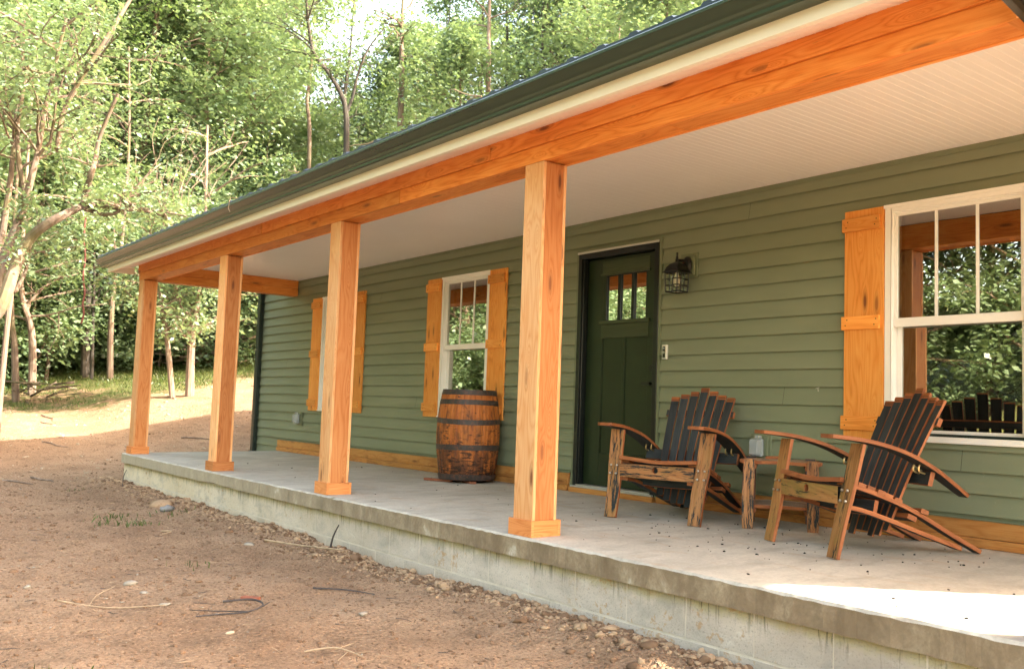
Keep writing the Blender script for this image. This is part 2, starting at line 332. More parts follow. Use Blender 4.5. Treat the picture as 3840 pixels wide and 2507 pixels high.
def ground_mat():
    m,nt,b,out=newmat('bare_dirt'); tc=N(nt,'TexCoord'); o=tc.outputs['Object']
    n1=noise_(nt,mapv(nt,o,(1,1,1)),.7,5,.6,.3); n2=noise_(nt,o,5.5,6,.68,.2); n3=noise_(nt,o,55,4,.65); n4=noise_(nt,o,160,3,.6)
    c=ramp(nt,n1,[(.3,(.265,.16,.095)),(.5,(.345,.218,.132)),(.7,(.42,.28,.178))]).outputs[0]
    c=mix(nt,ramp(nt,n2,[(.52,g3(0)),(.70,g3(.7))]).outputs[0],c,(.175,.105,.062))
    c=mix(nt,ramp(nt,n3,[(.52,g3(0)),(.66,g3(.8))]).outputs[0],c,(.12,.07,.04))
    c=mix(nt,ramp(nt,n3,[(.30,g3(.8)),(.42,g3(0))]).outputs[0],c,(.52,.36,.225))
    vo=N(nt,'TexVoronoi'); setin(vo,Scale=26.0,Randomness=1.0); L(nt,mapv(nt,o,(1,2.0,1)),vo.inputs['Vector']); vs=N(nt,'SeparateColor'); L(nt,vo.outputs['Color'],vs.inputs[0])
    chip=mth(nt,'MULTIPLY',ramp(nt,vo.outputs['Distance'],[(.10,g3(1)),(.16,g3(0))]).outputs[0],mth(nt,'GREATER_THAN',vs.outputs[0],.80))
    c=mix(nt,mth(nt,'MULTIPLY',chip,.8),c,(.50,.40,.29))
    # greener up the slope
    at=N(nt,'Attribute'); at.attribute_name='grass'
    gn=noise_(nt,o,3.2,5,.7); gf=ramp(nt,mth(nt,'ADD',at.outputs['Fac'],mth(nt,'MULTIPLY',gn,.9)),[(.85,g3(0)),(1.05,g3(1))]).outputs[0]
    gc=ramp(nt,n3,[(.3,(.05,.075,.02)),(.5,(.10,.12,.035)),(.72,(.24,.18,.10))]).outputs[0]
    c=mix(nt,gf,c,gc)
    L(nt,c,b.inputs['Base Color']); b.inputs['Roughness'].default_value=.92; b.inputs['Specular IOR Level'].default_value=.15
    v2=N(nt,'TexVoronoi'); setin(v2,Scale=34.0,Randomness=1.0); L(nt,o,v2.inputs['Vector']); v3=N(nt,'TexVoronoi'); setin(v3,Scale=95.0,Randomness=1.0); L(nt,o,v3.inputs['Vector'])
    cm=ramp(nt,n2,[(.42,g3(.15)),(.62,g3(1))]).outputs[0]
    cr=mth(nt,'MULTIPLY',mth(nt,'SUBTRACT',1.0,v2.outputs['Distance']),cm); cr2=mth(nt,'MULTIPLY',mth(nt,'SUBTRACT',1.0,v3.outputs['Distance']),.35)
    h=mth(nt,'ADD',mth(nt,'ADD',mth(nt,'MULTIPLY',n3,.5),mth(nt,'ADD',mth(nt,'MULTIPLY',n4,.25),n2)),mth(nt,'ADD',mth(nt,'MULTIPLY',cr,.7),cr2)); bump(nt,b,h,1.0,.03); return m
M['dirt']=ground_mat()
M['clod']=paint('dry_clod',(.36,.245,.15),.95,.3,6,.5,.1,(.2,.11,.06),.5)
M['clod_dark']=paint('damp_clod',(.165,.10,.06),.95,.35,6,.5,.1)
M['flake']=paint('pale_stone',(.29,.25,.195),.8,.2,20,.3,.2)
M['chip']=paint('wood_chip',(.40,.31,.21),.85,.2,20)
M['greystone']=paint('grey_stone',(.20,.195,.19),.8,.2,20,.4,.2)
M['redshard']=paint('red_shard',(.27,.095,.055),.8,.2,20,.3,.2)
M['twig_dark']=paint('dark_twig',(.055,.045,.042),.9,.3,20)
M['twig']=paint('dry_twig',(.36,.26,.16),.9,.3,20)
M['debris']=paint('black_crumb',(.022,.018,.016),.9,.3,20)
M['bone']=paint('pale_splinter',(.7,.66,.55),.8)
def bark(name,a,b_,moss=None):
    m,nt,b,out=newmat(name); tc=N(nt,'TexCoord'); o=tc.outputs['Object']
    n1=noise_(nt,mapv(nt,o,(9,9,1.6)),1.0,5,.65,.3); n2=noise_(nt,o,1.4,4,.6)
    c=ramp(nt,n1,[(.3,tuple(x*.55 for x in a)),(.5,a),(.7,b_)]).outputs[0]
    if moss: c=mix(nt,ramp(nt,n2,[(.48,g3(0)),(.62,g3(.7))]).outputs[0],c,moss)
    L(nt,c,b.inputs['Base Color']); b.inputs['Roughness'].default_value=.9; bump(nt,b,n1,.5,.02); return m
M['bark']=bark('bark_grey_brown',(.125,.085,.06),(.22,.165,.12),(.10,.085,.03))
M['bark_dark']=bark('bark_dark',(.04,.032,.024),(.075,.06,.045))
M['bark_pale']=bark('bark_pale',(.18,.125,.09),(.30,.225,.17))
M['vine']=bark('red_vine',(.16,.05,.04),(.24,.10,.08))
def leaf_mat(name,c0,c1,c2,tr=.42,gls=.13):
    m,nt,b,out=newmat(name); nt.nodes.remove(b)
    g=N(nt,'NewGeometry'); oi=N(nt,'ObjectInfo')
    v=mth(nt,'ADD',mth(nt,'MULTIPLY',g.outputs['Random Per Island'],.75),mth(nt,'MULTIPLY',oi.outputs['Random'],.25))
    c=ramp(nt,v,[(0,c0),(.5,c1),(1,c2)]).outputs[0]
    d=N(nt,'BsdfDiffuse'); L(nt,c,d.inputs[0]); t=N(nt,'BsdfTranslucent'); L(nt,mix(nt,1.0,c,(1.15,1.1,.7),'MULTIPLY'),t.inputs[0])
    gl=N(nt,'BsdfGlossy'); gl.inputs['Roughness'].default_value=.35; gl.inputs[0].default_value=(.9,.95,.9,1)
    x=N(nt,'MixShader'); x.inputs[0].default_value=tr; L(nt,d.outputs[0],x.inputs[1]); L(nt,t.outputs[0],x.inputs[2])
    y=N(nt,'MixShader'); y.inputs[0].default_value=gls; L(nt,x.outputs[0],y.inputs[1]); L(nt,gl.outputs[0],y.inputs[2]); L(nt,y.outputs[0],out.inputs[0]); return m
M['leaf_a']=leaf_mat('leaf_spring',(.105,.165,.07),(.17,.25,.12),(.26,.335,.195))
M['leaf_b']=leaf_mat('leaf_mid',(.088,.15,.065),(.145,.22,.105),(.215,.29,.16))
M['leaf_c']=leaf_mat('leaf_deep',(.06,.11,.035),(.105,.17,.055),(.16,.22,.085))
M['grassblade']=leaf_mat('grass_blade',(.04,.07,.015),(.07,.10,.022),(.12,.12,.04),.15,.02)
# ---------------------------------------------------------------- house (x along the wall, y into the house, z=0 slab top at its front edge)
D=2.198; HZ=.029; ZB=2.256; ZC=2.473; XL=-4.74; XR=8.60
house=empty('house',(-.0,0,0)); tag(house,'green clapboard house with orange cedar porch, beams and plank shutters','house')
# slab
def rough_slab():
    xs=np.arange(-3.66,8.6,.05); b=MB(); r=random.Random(3)
    e=[(.0+r.uniform(-.004,.004),-.006+r.uniform(-.004,.003)) for _ in xs]
    lo=[-.121+r.uniform(-.0018,.0018) for _ in xs]
    # chips knocked out of the lower edge
    for cx,w,dp in ((-.3,.30,.016),(.15,.16,.012),(2.2,.2,.006),(3.9,.12,.005)):
        for i,x in enumerate(xs):
            if abs(x-cx)<w: lo[i]+=dp*(1-abs(x-cx)/w)*r.uniform(.6,1.2)
    n=len(xs)
    for i in range(n-1):
        a,c=xs[i],xs[i+1]; ya,yc=e[i][0],e[i+1][0]
        b.face([(a,ya+.012,0),(c,yc+.012,0),(c,D+.02,HZ),(a,D+.02,HZ)])
        b.face([(a,ya,e[i][1]-.006),(c,yc,e[i+1][1]-.006),(c,yc+.012,0),(a,ya+.012,0)])
        b.face([(a,ya,lo[i]),(c,yc,lo[i+1]),(c,yc,e[i+1][1]-.006),(a,ya,e[i][1]-.006)])
        b.face([(a,.10,lo[i]),(c,.10,lo[i+1]),(c,yc,lo[i+1]),(a,ya,lo[i])])
    x=xs[0]; b.face([(x,D,-.12),(x,e[0][0],lo[0]),(x,e[0][0]+.012,0),(x,D,HZ)])
    x=xs[-1]; b.face([(x,e[-1][0],lo[-1]),(x,D,-.12),(x,D,HZ),(x,e[-1][0]+.012,0)])
    return b.build('porch_slab',M['concrete'],house)
rough_slab()
# block foundation with raked joints: every block a slightly proud face
def foundation():
    b=MB(); r=random.Random(5); y=.034
    m2=MB(); m2.box(-3.64,8.58,y+.0012,y+.19,-1.0,-.123,'x'); m2.build('mortar_bed',M['mortar'],house)
    z=-.127; k=0
    while z>-.95:
        x=-3.64-(.2 if k%2 else 0)
        while x<8.5:
            x0=max(-3.64,x+.004); x1=min(8.58,x+.401)
            if x1-x0>.02:
                yy=y+r.uniform(-.0015,.0015)
                b.box(x0,x1,yy-.0005,y+.001,z-.192,z-.001,'x',skip=('+y',))
            x+=.406
        z-=.203; k+=1
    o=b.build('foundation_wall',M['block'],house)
foundation()
# ---- siding
OP=[(-2.475,-1.554,.636,2.170),(.508,1.408,.636,2.170),(5.848,6.775,.636,2.170),(2.765,3.832,-.6,2.217)]
def siding():
    b=MB(); P=.1268; z0=.089-P*5; courses=[]
    while z0<2.6: courses.append((z0,z0+P)); z0+=P
    courses=[c for c in courses if c[0]<2.47]
    for (a,c) in courses:
        c=min(c,2.5)
        # split in x by openings touching the course
        cuts=sorted(set([XL+.10,XR]+[v for o in OP for v in o[:2] if o[2]<c and o[3]>a]))
        for x0,x1 in zip(cuts,cuts[1:]):
            xm=(x0+x1)/2; segs=[(a,c)]
            for o in OP:
                if o[0]<xm<o[1]:
                    ns=[]
                    for s,t in segs:
                        if o[2]>s: ns.append((s,min(t,o[2])))
                        if o[3]<t: ns.append((max(s,o[3]),t))
                    segs=[q for q in ns if q[1]-q[0]>.001]
            for s,t in segs:
                f=lambda z:D-.022*(1-(z-a)/P)
                n=max(1,int((x1-x0)/.6)); xs=[x0+(x1-x0)*i/n for i in range(n+1)]
                wob=[0.0005*math.sin(x*1.1+a*31)+.0004*math.sin(x*2.3+a*17) for x in xs]
                for i in range(n):
                    p,q=xs[i],xs[i+1]; w,v=wob[i],wob[i+1]
                    b.face([(p,f(s)-w,s),(q,f(s)-v,s),(q,f(t)-v*.3,t),(p,f(t)-w*.3,t)])
                    if s==a:
                        b.face([(p,f(s)-w+.004,s),(q,f(s)-v+.004,s),(q,f(s)-v,s),(p,f(s)-w,s)]); b.face([(p,f(s)-w+.004,s+.020),(q,f(s)-v+.004,s+.020),(q,f(s)-v+.004,s),(p,f(s)-w+.004,s)]); b.face([(p,D+.001,s+.020),(q,D+.001,s+.020),(q,f(s)-v+.004,s+.020),(p,f(s)-w+.004,s+.020)])
                if s==a: pass
    # solid wall behind, with openings
    ov=sorted(set([XL+.01,XR]+[v for o in OP for v in o[:2]]))
    for x0,x1 in zip(ov,ov[1:]):
        xm=(x0+x1)/2; z=-.9; hit=[o for o in OP if o[0]<xm<o[1]]
        if not hit: b.box(x0,x1,D+.002,D+.16,-.9,2.9,'x')
        else:
            o=hit[0]
            if o[2]>0: b.box(x0,x1,D+.002,D+.16,-.9,o[2],'x')
            else: b.box(x0,x1,D+.002,D+.16,-.9,.02,'x')
            b.box(x0,x1,D+.002,D+.16,o[3],2.9,'x')
    # gable ends and back
    for X in (XL+.012,XR-.15):
        b.box(X,X+.14,D+.161,8.6,-.9,2.45,'y')
        b.face([(X,D+.1,2.45),(X,8.6,2.45),(X,5.4,3.6)]); b.face([(X+.14,8.6,2.45),(X+.14,D+.1,2.45),(X+.14,5.4,3.6)])
    b.box(XL+.012,XR-.01,8.601,8.75,-.9,2.45,'x')
    return b.build('siding_wall',M['siding'],house)
siding()
for sx_,k_ in ((6.35,3),(5.05,6),(4.72,17),(1.95,12),(.02,5),(-.9,15),(-3.6,9),(2.35,17),(7.3,4)):
    za=.089-.1268*5+.1268*(k_+5); f_=lambda z:D-.022*(1-(z-za)/.1268)
    mb=MB(); mb.face([(sx_,f_(za)-.0012,za+.001),(sx_+.0035,f_(za)-.0012,za+.001),(sx_+.0035,D-.0012,za+.1255),(sx_,D-.0012,za+.1255)]); mb.build('siding_seam',M['seam'],house)
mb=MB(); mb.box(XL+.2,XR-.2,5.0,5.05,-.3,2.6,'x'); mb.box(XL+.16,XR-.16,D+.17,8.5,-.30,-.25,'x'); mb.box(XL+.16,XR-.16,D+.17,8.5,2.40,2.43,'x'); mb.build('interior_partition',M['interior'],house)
# top frieze trim under ceiling, corner post, downspout, baseboard
mb=MB(); mb.box(-3.34,XR,D-.016,D-.002,2.438,2.472,'x'); mb.build('frieze_trim',M['trim_green'],house)
mb=MB(); mb.box(XL,XL+.10,D-.022,D+.10,-.85,2.45,'z'); mb.build('corner_post',M['trim_green'],house)
mb=MB()
mb.box(XL+.115,XL+.215,D-.085,D-.018,-.02,2.45,'z')
for z in (.5,1.5,2.2): mb.box(XL+.108,XL+.222,D-.09,D-.016,z,z+.02,'z')
mb.box(XL+.13,XL+.235,D-.12,D-.03,-.10,-.02,'z')
bevel(mb.build('downspout',M['corner_dark'],house),.008)
def board(name,x0,x1,y0,y1,z0,z1,g,mat,parent=house,bw=.003):
    m=MB(); m.box(x0,x1,y0,y1,z0,z1,g); o=m.build(name,mat,parent)
    if bw: bevel(o,bw)
    return o
for a,c in ((-3.72,-1.0),(-.998,2.745),(3.852,7.6)):
    board('baseboard',a,c,D-.040,D-.014,HZ+.058,.188,'x',M['cedar_base'])
    board('baseboard',a,c,D-.052,D-.0141,HZ+.001,HZ+.056,'x',M['cedar_base'])
mb=MB(); mb.box(-3.745,-3.722,D-.03,D-.014,HZ,.196,'z'); mb.box(-3.72,2.745,D-.045,D-.012,.190,.196,'x'); mb.box(3.852,7.6,D-.045,D-.012,.190,.196,'x'); mb.build('baseboard_flashing',M['trim_green'],house)
# ---- posts
PX=[-3.442,-.483,2.126,4.793,7.84]; PY0=.042; PW=.184
for i,x in enumerate(PX):
    y0,y1=PY0,PY0+PW
    t=.022
    mb=MB()
    mb.box(x-PW/2+t+.0005,x+PW/2-t-.0005,y0+.003,y1-.003,.0,ZB-.001,'z')       # +x/-x faces recessed board
    o=mb.build('porch_post',M['cedar_post'],house)
    mb=MB()
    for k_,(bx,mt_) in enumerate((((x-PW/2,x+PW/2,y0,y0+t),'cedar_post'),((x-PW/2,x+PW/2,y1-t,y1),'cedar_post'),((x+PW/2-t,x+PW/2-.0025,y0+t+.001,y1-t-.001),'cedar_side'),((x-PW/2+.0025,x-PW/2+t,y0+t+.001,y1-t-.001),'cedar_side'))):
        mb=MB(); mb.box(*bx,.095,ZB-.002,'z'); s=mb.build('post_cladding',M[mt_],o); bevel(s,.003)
    mb=MB(); c=.020
    mb.box(x-PW/2-c,x+PW/2+c,y0-c,y0-.001,0.001,.098,'x'); mb.box(x-PW/2-c,x+PW/2+c,y1+.001,y1+c,0.003,.098,'x')
    mb.box(x+PW/2+.001,x+PW/2+c-.002,y0-.0005,y1+.0005,0.001,.097,'y'); mb.box(x-PW/2-c+.002,x-PW/2-.001,y0-.0005,y1+.0005,.001,.097,'y')
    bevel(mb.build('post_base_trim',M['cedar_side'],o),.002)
# ---- front beam: upper boards proud of lower, soffit board beneath
BY=.045
def bm(name,*a,mat='cedar'): return board(name,*a,'x',M[mat],house,.003)
up=[(-3.60,.55),(.556,4.328),(4.334,7.66)]; lo=[(-3.585,3.161),(3.167,7.66)]
up[0]=(-3.575,.548); 
for a,c in up: bm('beam',a,c,BY-.014,BY+.03,2.358,2.470)
for a,c in lo: bm('beam',a+ (.02 if a<-3 else 0),c,BY-.002,BY+.03,2.2565,2.356)
for a,c in ((-3.53,1.9),(1.903,5.86),(5.863,7.62)): bm('beam',a,c,BY+.034,BY+.183,2.2635,2.29)
bm('beam',-3.53,7.66,BY+.187,BY+.212,2.262,2.470)
bm('beam',-3.53,7.66,BY+.031,BY+.186,2.291,2.469)
for xa,xb in ((-3.51,-3.325),(7.625,7.81)):
    ya=BY+.213
    for (p,q,z0,z1) in ((xb-.022,xb,2.258,2.352),(xb-.022,xb-.0005,2.354,2.472),(xa,xa+.022,2.258,2.472)):
        board('side_beam',p,q,ya,D-.017,z0,z1,'y',M['cedar'])
    board('side_beam',xa+.0225,xb-.0225,ya,D-.017,2.252,2.28,'y',M['cedar'])
board('side_beam',7.622,7.81,BY,BY+.185,2.2545,2.262,'y',M['cedar'])
# ---- ceiling: ribbed vinyl, ribs run front to back
def ceiling(name,x0,x1,y0,z0,y1,z1,mat,per=.102):
    b=MB(); prof=[]; x=x0
    while x<x1:
        prof+= [(x,0),(x+per*.42,0),(x+per*.45,.0022),(x+per*.5,.0022),(x+per*.53,0),(x+per*.93,0),(x+per*.95,-.0018),(x+per*.985,-.0018)]; x+=per
    prof=[p for p in prof if p[0]<=x1]+[(x1,0)]
    for (a,h),(c,k) in zip(prof,prof[1:]):
        b.face([(a,y1,z1+h),(c,y1,z1+k),(c,y0,z0+k),(a,y0,z0+h)])
    return b.build(name,mat,house)
ceiling('porch_ceiling',-3.33,7.63,BY+.212,ZC,D-.002,ZC,M['ceil'])
mb=MB(); mb.box(-3.8,8.1,-.1,D+.1,ZC+.012,ZC+.02,'x'); mb.build('ceiling_backing',M['interior'],house)
ceiling('soffit',-3.80,8.15,-.272,2.372,BY+.0,2.466,M['soffit'],.1)
mb=MB()
mb.box(-3.82,8.17,-.292,-.270,2.357,2.425,'x'); mb.box(-3.82,8.17,-.270,-.262,2.357,2.3615,'x')
mb.box(-3.822,-3.80,-.27,.045,2.36,2.45,'y'); o=mb.build('fascia',M['fascia'],house)
# ---- gutter (K profile)
prof=[(-.294,2.540),(-.294,2.413),(-.372,2.411),(-.382,2.418),(-.384,2.432),(-.392,2.440),(-.398,2.452),(-.410,2.462),(-.428,2.480),(-.438,2.490),(-.446,2.494),(-.447,2.508),(-.441,2.514),(-.436,2.510)]
prof=[(y,z+.004) for y,z in prof]
mb=MB(); xs=list(np.linspace(-3.86,8.2,31))
for a,c in zip(xs,xs[1:]):
    for (p,q) in zip(prof,prof[1:]):
        mb.face([(a,p[0],p[1]),(c,p[0],p[1]),(c,q[0],q[1]),(a,q[0],q[1])])
for x in (-3.86,8.2): mb.face([(x,p[0],p[1]) for p in prof])
mb.build('gutter',M['gutter'],house)
# ---- ribbed metal roof
def roof():
    b=MB(); sl=.28; y0=-.405; z0=2.552
    def zr(y): return z0+(y-y0)*sl
    def sheet(xa,xb,ya,yb):
        x=xa; pr=[]
        while x<xb-.01:
            pr+= [(x,0),(x+.120,0),(x+.136,.013),(x+.176,.013),(x+.192,0)]; x+=.2286
        pr=[p for p in pr if p[0]<xb]+[(xb,0)]
        for (a,h),(c,k) in zip(pr,pr[1:]):
            b.face([(a,ya,zr(ya)+h),(c,ya,zr(ya)+k),(c,yb,zr(yb)+k),(a,yb,zr(yb)+h)],m=0)
            b.face([(a,ya,zr(ya)+h),(c,ya,zr(ya)+k),(c,ya,zr(ya)-.012),(a,ya,zr(ya)-.012)],m=0)
        b.face([(xa,ya,zr(ya)-.012),(xb,ya,zr(ya)-.012),(xb,yb,zr(yb)-.012),(xa,yb,zr(yb)-.012)],m=1)
    sheet(-3.90,10.15,y0,2.0); sheet(-5.0,10.15,2.0,5.4)  # right end stretched out of view beyond the wall to shade the foreground
    zr2=zr(5.4)
    b.face([(-5.0,5.4,zr2),(10.15,5.4,zr2),(10.15,11.1,2.55),(-5.0,11.1,2.55)])
    # rake trims
    b.box(-3.92,-3.895,y0,2.0,2.4,2.46,'y') if False else None
    for xa,ya,yb in ((-3.905,y0,2.0),(-5.0,2.0,5.4)):
        b.face([(xa,ya,zr(ya)+.03),(xa,yb,zr(yb)+.03),(xa,yb,zr(yb)-.10),(xa,ya,zr(ya)-.03)],m=1)
    return b.build('roof',[M['roof'],M['roof_dark']],house)
roof()
# ribbed roof sheet of the wing that starts beyond the beam's right end
def wing():
    b=MB(); A=Vector((7.700,.035,2.2155)); dirv=(Vector((7.765,-.3,2.192))-A).normalized()
    B=A+dirv*3.2; side=Vector((1,.23,.62)).normalized()
    n=12
    for i in range(n):
        p=i*.045; 
        for q,h0,r_,h1 in ((0,0,.015,.012),(.015,.012,.03,.012),(.03,.012,.045,0)):
            up_=Vector((0,0,1))
            a0=A+side*(p+q)+up_*h0; a1=A+side*(p+r_)+up_*h1; c0=B+side*(p+q)+up_*h0; c1=B+side*(p+r_)+up_*h1
            b.face([a0,a1,c1,c0])
    b.face([A+Vector((0,0,.04)),B+Vector((0,0,.04)),B+side*.54+Vector((0,0,.05)),A+side*.54+Vector((0,0,.05))])
    b.face([A,B,B+Vector((0,0,.04)),A+Vector((0,0,.04))])
    b.build('wing_roof',M['roof_dark'],house)
wing()
# ---- windows
def window(x0,x1):
    z0,z1=.636,2.170; W=.046; yo=D-.030
    b=MB()
    b.box(x0,x0+W,yo,D+.10,z0,z1,'z'); b.box(x1-W,x1,yo,D+.10,z0,z1,'z'); b.box(x0+W,x1-W,yo,D+.10,z1-W,z1,'x'); b.box(x0+W,x1-W,yo,D+.10,z0,z0+.034,'x')
    # stepped inner flange and projecting top drip
    b.box(x0+W,x0+W+.006,yo+.014,D+.09,z0+.034,z1-W,'z'); b.box(x1-W-.006,x1-W,yo+.014,D+.09,z0+.034,z1-W,'z')
    b.box(x0+W+.006,x1-W-.006,yo+.014,D+.09,z1-W-.008,z1-W,'x')
    b.box(x0-.004,x1+.004,yo-.010,yo-.0005,z1-.020,z1+.003,'x'); b.box(x0-.004,x1+.004,yo-.012,yo-.0005,z0-.004,z0+.010,'x')
    w=b.build('window',M['white'],house); bevel(w,.0025)
    a,c=x0+W+.008,x1-W-.008
    # upper sash
    def sash(za,zb,y,s,bot,top):
        b=MB(); b.box(a,a+s,y,y+.03,za,zb,'z'); b.box(c-s,c,y,y+.03,za,zb,'z'); b.box(a+s,c-s,y,y+.03,zb-top,zb,'x'); b.box(a+s,c-s,y,y+.03,za,za+bot,'x')
        o=b.build('sash',M['white'],w); bevel(o,.003); return o
    sash(1.395,z1-W-.010,D-.004,.018,.030,.016)
    sash(z0+.036,1.425,D+.030,.030,.036,.054)
    b=MB(); b.box(a+.002,c-.002,D-.010,D-.0045,1.366,1.420,'x'); bevel(b.build('meeting_rail',M['white'],w),.002)
    b=MB(); b.box(a+.017,c-.017,D+.010,D+.014,1.424,z1-W-.025,'x'); b.build('pane',M['glass'],w)
    b=MB(); b.box(a+.029,c-.029,D+.044,D+.048,z0+.07,1.375,'x'); b.build('pane',M['glass'],w)
    for f in (1/3,2/3):
        xm=a+.018+(c-a-.036)*f; b=MB(); b.box(xm-.009,xm+.009,D+.004,D+.0095,1.426,z1-W-.027,'z'); b.build('muntin',M['white'],w)
    # blind inside, upper half
    b=MB(); zz=1.44
    while zz<2.12:
        b.face([(a,D+.130,zz),(c,D+.130,zz),(c,D+.118,zz+.0155),(a,D+.118,zz+.0155)]); zz+=.0165
    b.build('blind',M['blind'],w)
    # black weather gap below lower sash
    b=MB(); b.box(a+.001,c-.001,D+.012,D+.020,z0+.0345,z0+.052,'x'); b.build('sill_track',M['corner_dark'],w)
    b=MB(); b.box(a,c,D+.16,D+.17,z0-.1,z0-.02,'x')
    return w
for o in OP[:3]: window(o[0],o[1])
def shutter(x0,x1,batt=((2.116,2.026),(1.448,1.359),(.783,.691)),dz=0):
    b=MB(); b.box(x0,x1,D-.036,D-.016,.631+dz,2.170+dz,'z'); s=b.build('shutter',M['cedar_shut'],house); bevel(s,.002)
    for t,u in batt:
        b=MB(); b.box(x0-.010,x1-.022,D-.056,D-.0365,u,t,'x'); o=b.build('batten',M['cedar_shut'],s); bevel(o,.002)
        b=MB()
        for px in (x0+.022,x1-.055):
            for (dx,dz_) in ((0,.025),(.012,.062)):
                b.box(px+dx-.0035,px+dx+.0035,D-.0568,D-.0555,u+dz_,u+dz_+.007,'x')
        b.build('nail_head',M['hole'],s)
for a,c in ((-2.770,-2.480),(-1.549,-1.259),(.216,.504),(1.412,1.704),(5.554,5.844),(6.779,7.07)): shutter(a,c)
# ---- door
def door():
    x0,x1,zt=2.792,3.800,2.190; zb=.060
    b=MB(); b.box(2.766,2.790,D-.024,D+.02,HZ+.02,2.217,'z'); b.box(3.806,3.831,D-.024,D+.02,HZ+.02,2.217,'z'); b.box(2.790,3.806,D-.024,D+.02,2.194,2.217,'x')
    b.build('door_surround',M['trim_green'],house)
    leafx0,leafx1=2.845,3.750
    b=MB(); J=leafx0-.006
    for (p,q,y0,y1) in ((x0,J,D-.030,D+.09),(leafx1+.006,x1+.004,D-.030,D+.09)): b.box(p,q,y0,y1,zb,zt,'z')
    b.box(J,leafx1+.006,D-.030,D+.09,2.130,zt,'x')
    b.box(J,J+.012,D-.012,D+.03,zb,2.130,'z')
    fr=b.build('door_frame',M['doorframe'],house); bevel(fr,.004)
    b=MB(); b.box(x0-.004,x1+.006,D-.040,D-.031,2.178,2.196,'x'); b.build('drip_cap',M['threshold'],fr)
    b=MB(); b.box(x0,x1,D-.060,D+.10,HZ+.045,.088,'x'); b.box(x0+.02,x1,D-.03,D+.10,.0885,.098,'x'); bevel(b.build('threshold',M['threshold'],fr),.004)
    b=MB(); b.box(x0-.01,x1+.02,D-.064,D+.0,HZ+.001,HZ+.043,'x'); b.build('sill_board',M['cedar_base'],fr)
    yl=D+.052
    gx0,gx1,gz0,gz1=3.078,3.588,1.560,1.968
    st=3.045; en=leafx1-.045+.0
    b=MB(); z0,z1=.105,2.124
    b.box(leafx0,st-.0,yl,yl+.044,z0,z1,'z'); b.box(3.620,leafx1,yl,yl+.044,z0,z1,'z')
    b.box(st,3.620,yl+.001,yl+.043,z0,.385,'x'); b.box(st,3.620,yl+.001,yl+.043,2.095,z1,'x')
    for p,q in ((st,3.078),(3.588,3.62)): b.box(p,q,yl+.002,yl+.042,1.530,2.095,'z')
    b.box(3.310,3.335,yl+.002,yl+.043,.385,1.405,'z')
    for p,q in ((st,3.310),(3.335,3.620)): b.box(p,q,yl+.012,yl+.035,.385,1.405,'z')
    for p,q in ((st,3.310),(3.335,3.620)):    # sticking bevel round the panels
        for (a,c,e,f) in ((p,p+.008,.385,1.405),(q-.008,q,.385,1.405)): b.box(a,c,yl+.005,yl+.013,e,f,'z')
        b.box(p+.008,q-.008,yl+.005,yl+.013,.385,.394,'x')
    leaf=b.build('door',M['doorgreen'],house); bevel(leaf,.002)
    leaf_trim=M['doorgreen_light']
    for (a,c,e,f,y) in ((3.030,3.632,1.985,2.096,.010),(3.030,3.632,1.405,1.528,.010)):
        b=MB(); b.box(a+.006,c-.006,yl-.004,yl+.001,e,f,'x'); bevel(b.build('door_rail',leaf_trim,leaf),.002)
    b=MB(); b.box(3.022,3.640,yl-.022,yl-.002,1.528,1.560,'x'); bevel(b.build('glass_shelf',leaf_trim,leaf),.004)
    b=MB(); b.box(3.022,3.640,yl-.018,yl-.002,1.966,1.985,'x'); bevel(b.build('glass_head_trim',leaf_trim,leaf),.004)
    b=MB(); b.box(gx0,gx1,yl+.020,yl+.024,gz0,gz1,'x'); b.build('door_glass',M['glass_door'],leaf)
    b=MB()
    for f in (1/3,2/3):
        x=gx0+(gx1-gx0)*f; b.box(x-.016,x+.016,yl+.002,yl+.019,gz0,gz1,'z')
    b.box(gx0,gx0+.008,yl+.002,yl+.019,gz0,gz1,'z'); b.box(gx1-.008,gx1,yl+.002,yl+.019,gz0,gz1,'z')
    bevel(b.build('glass_bar',M['doorframe'],leaf),.002)
    b=MB(); b.box(3.605,3.700,yl-.058,yl-.040,.990,1.012,'x'); b.tube([(3.688,yl+.0,1.001),(3.688,yl-.05,1.001)],.012,10); 
    b.tube([(3.688,yl+.001,1.001),(3.688,yl-.012,1.001)],.030,16); 
    bevel(b.build('door_handle',M['doorframe'],leaf),.002) if False else b.build('door_handle',M['doorframe'],leaf)
    b=MB(); b.tube([(3.688,yl+.001,1.13),(3.688,yl-.022,1.13)],.028,16); b.build('deadbolt',M['doorframe'],leaf)
M['doorgreen_light']=wood('door_rail_green',(.060,.075,.038),(.045,.060,.030),(.025,.035,.018),knots=False,rough=.4)
door()
# loose twigs and drops on the roof edge are things of their own
def twig(name,paths,rad,mat,label,group=None,cat='twig'):
    b=MB()
    for p,r0 in paths: b.tube(p,[r0*(1-.6*i/(len(p)-1)) for i in range(len(p))],5)
    o=b.build(name,mat); tag(o,label,cat,group); return o
def bez(a,c,n=6,j=.0,seed=0):
    r=random.Random(seed); a=Vector(a); c=Vector(c)
    return [tuple(a.lerp(c,i/n)+Vector((r.uniform(-j,j),r.uniform(-j,j),r.uniform(-j,j)))*(1 if 0<i<n else 0)) for i in range(n+1)]
twig('twig',[(bez((4.83,-.40,2.56),(4.45,-.38,2.70),6,.01,1),.006),(bez((4.78,-.40,2.57),(4.62,-.38,2.59),4,.005,2),.004)],0,M['twig'],'forked dry twig standing up from the metal roof edge above the middle of the porch')
twig('twig',[(bez((3.55,-.40,2.56),(3.18,-.40,2.60),5,.008,3),.007)],0,M['twig'],'thick pale twig lying along the roof edge, left of the upright forked twig')
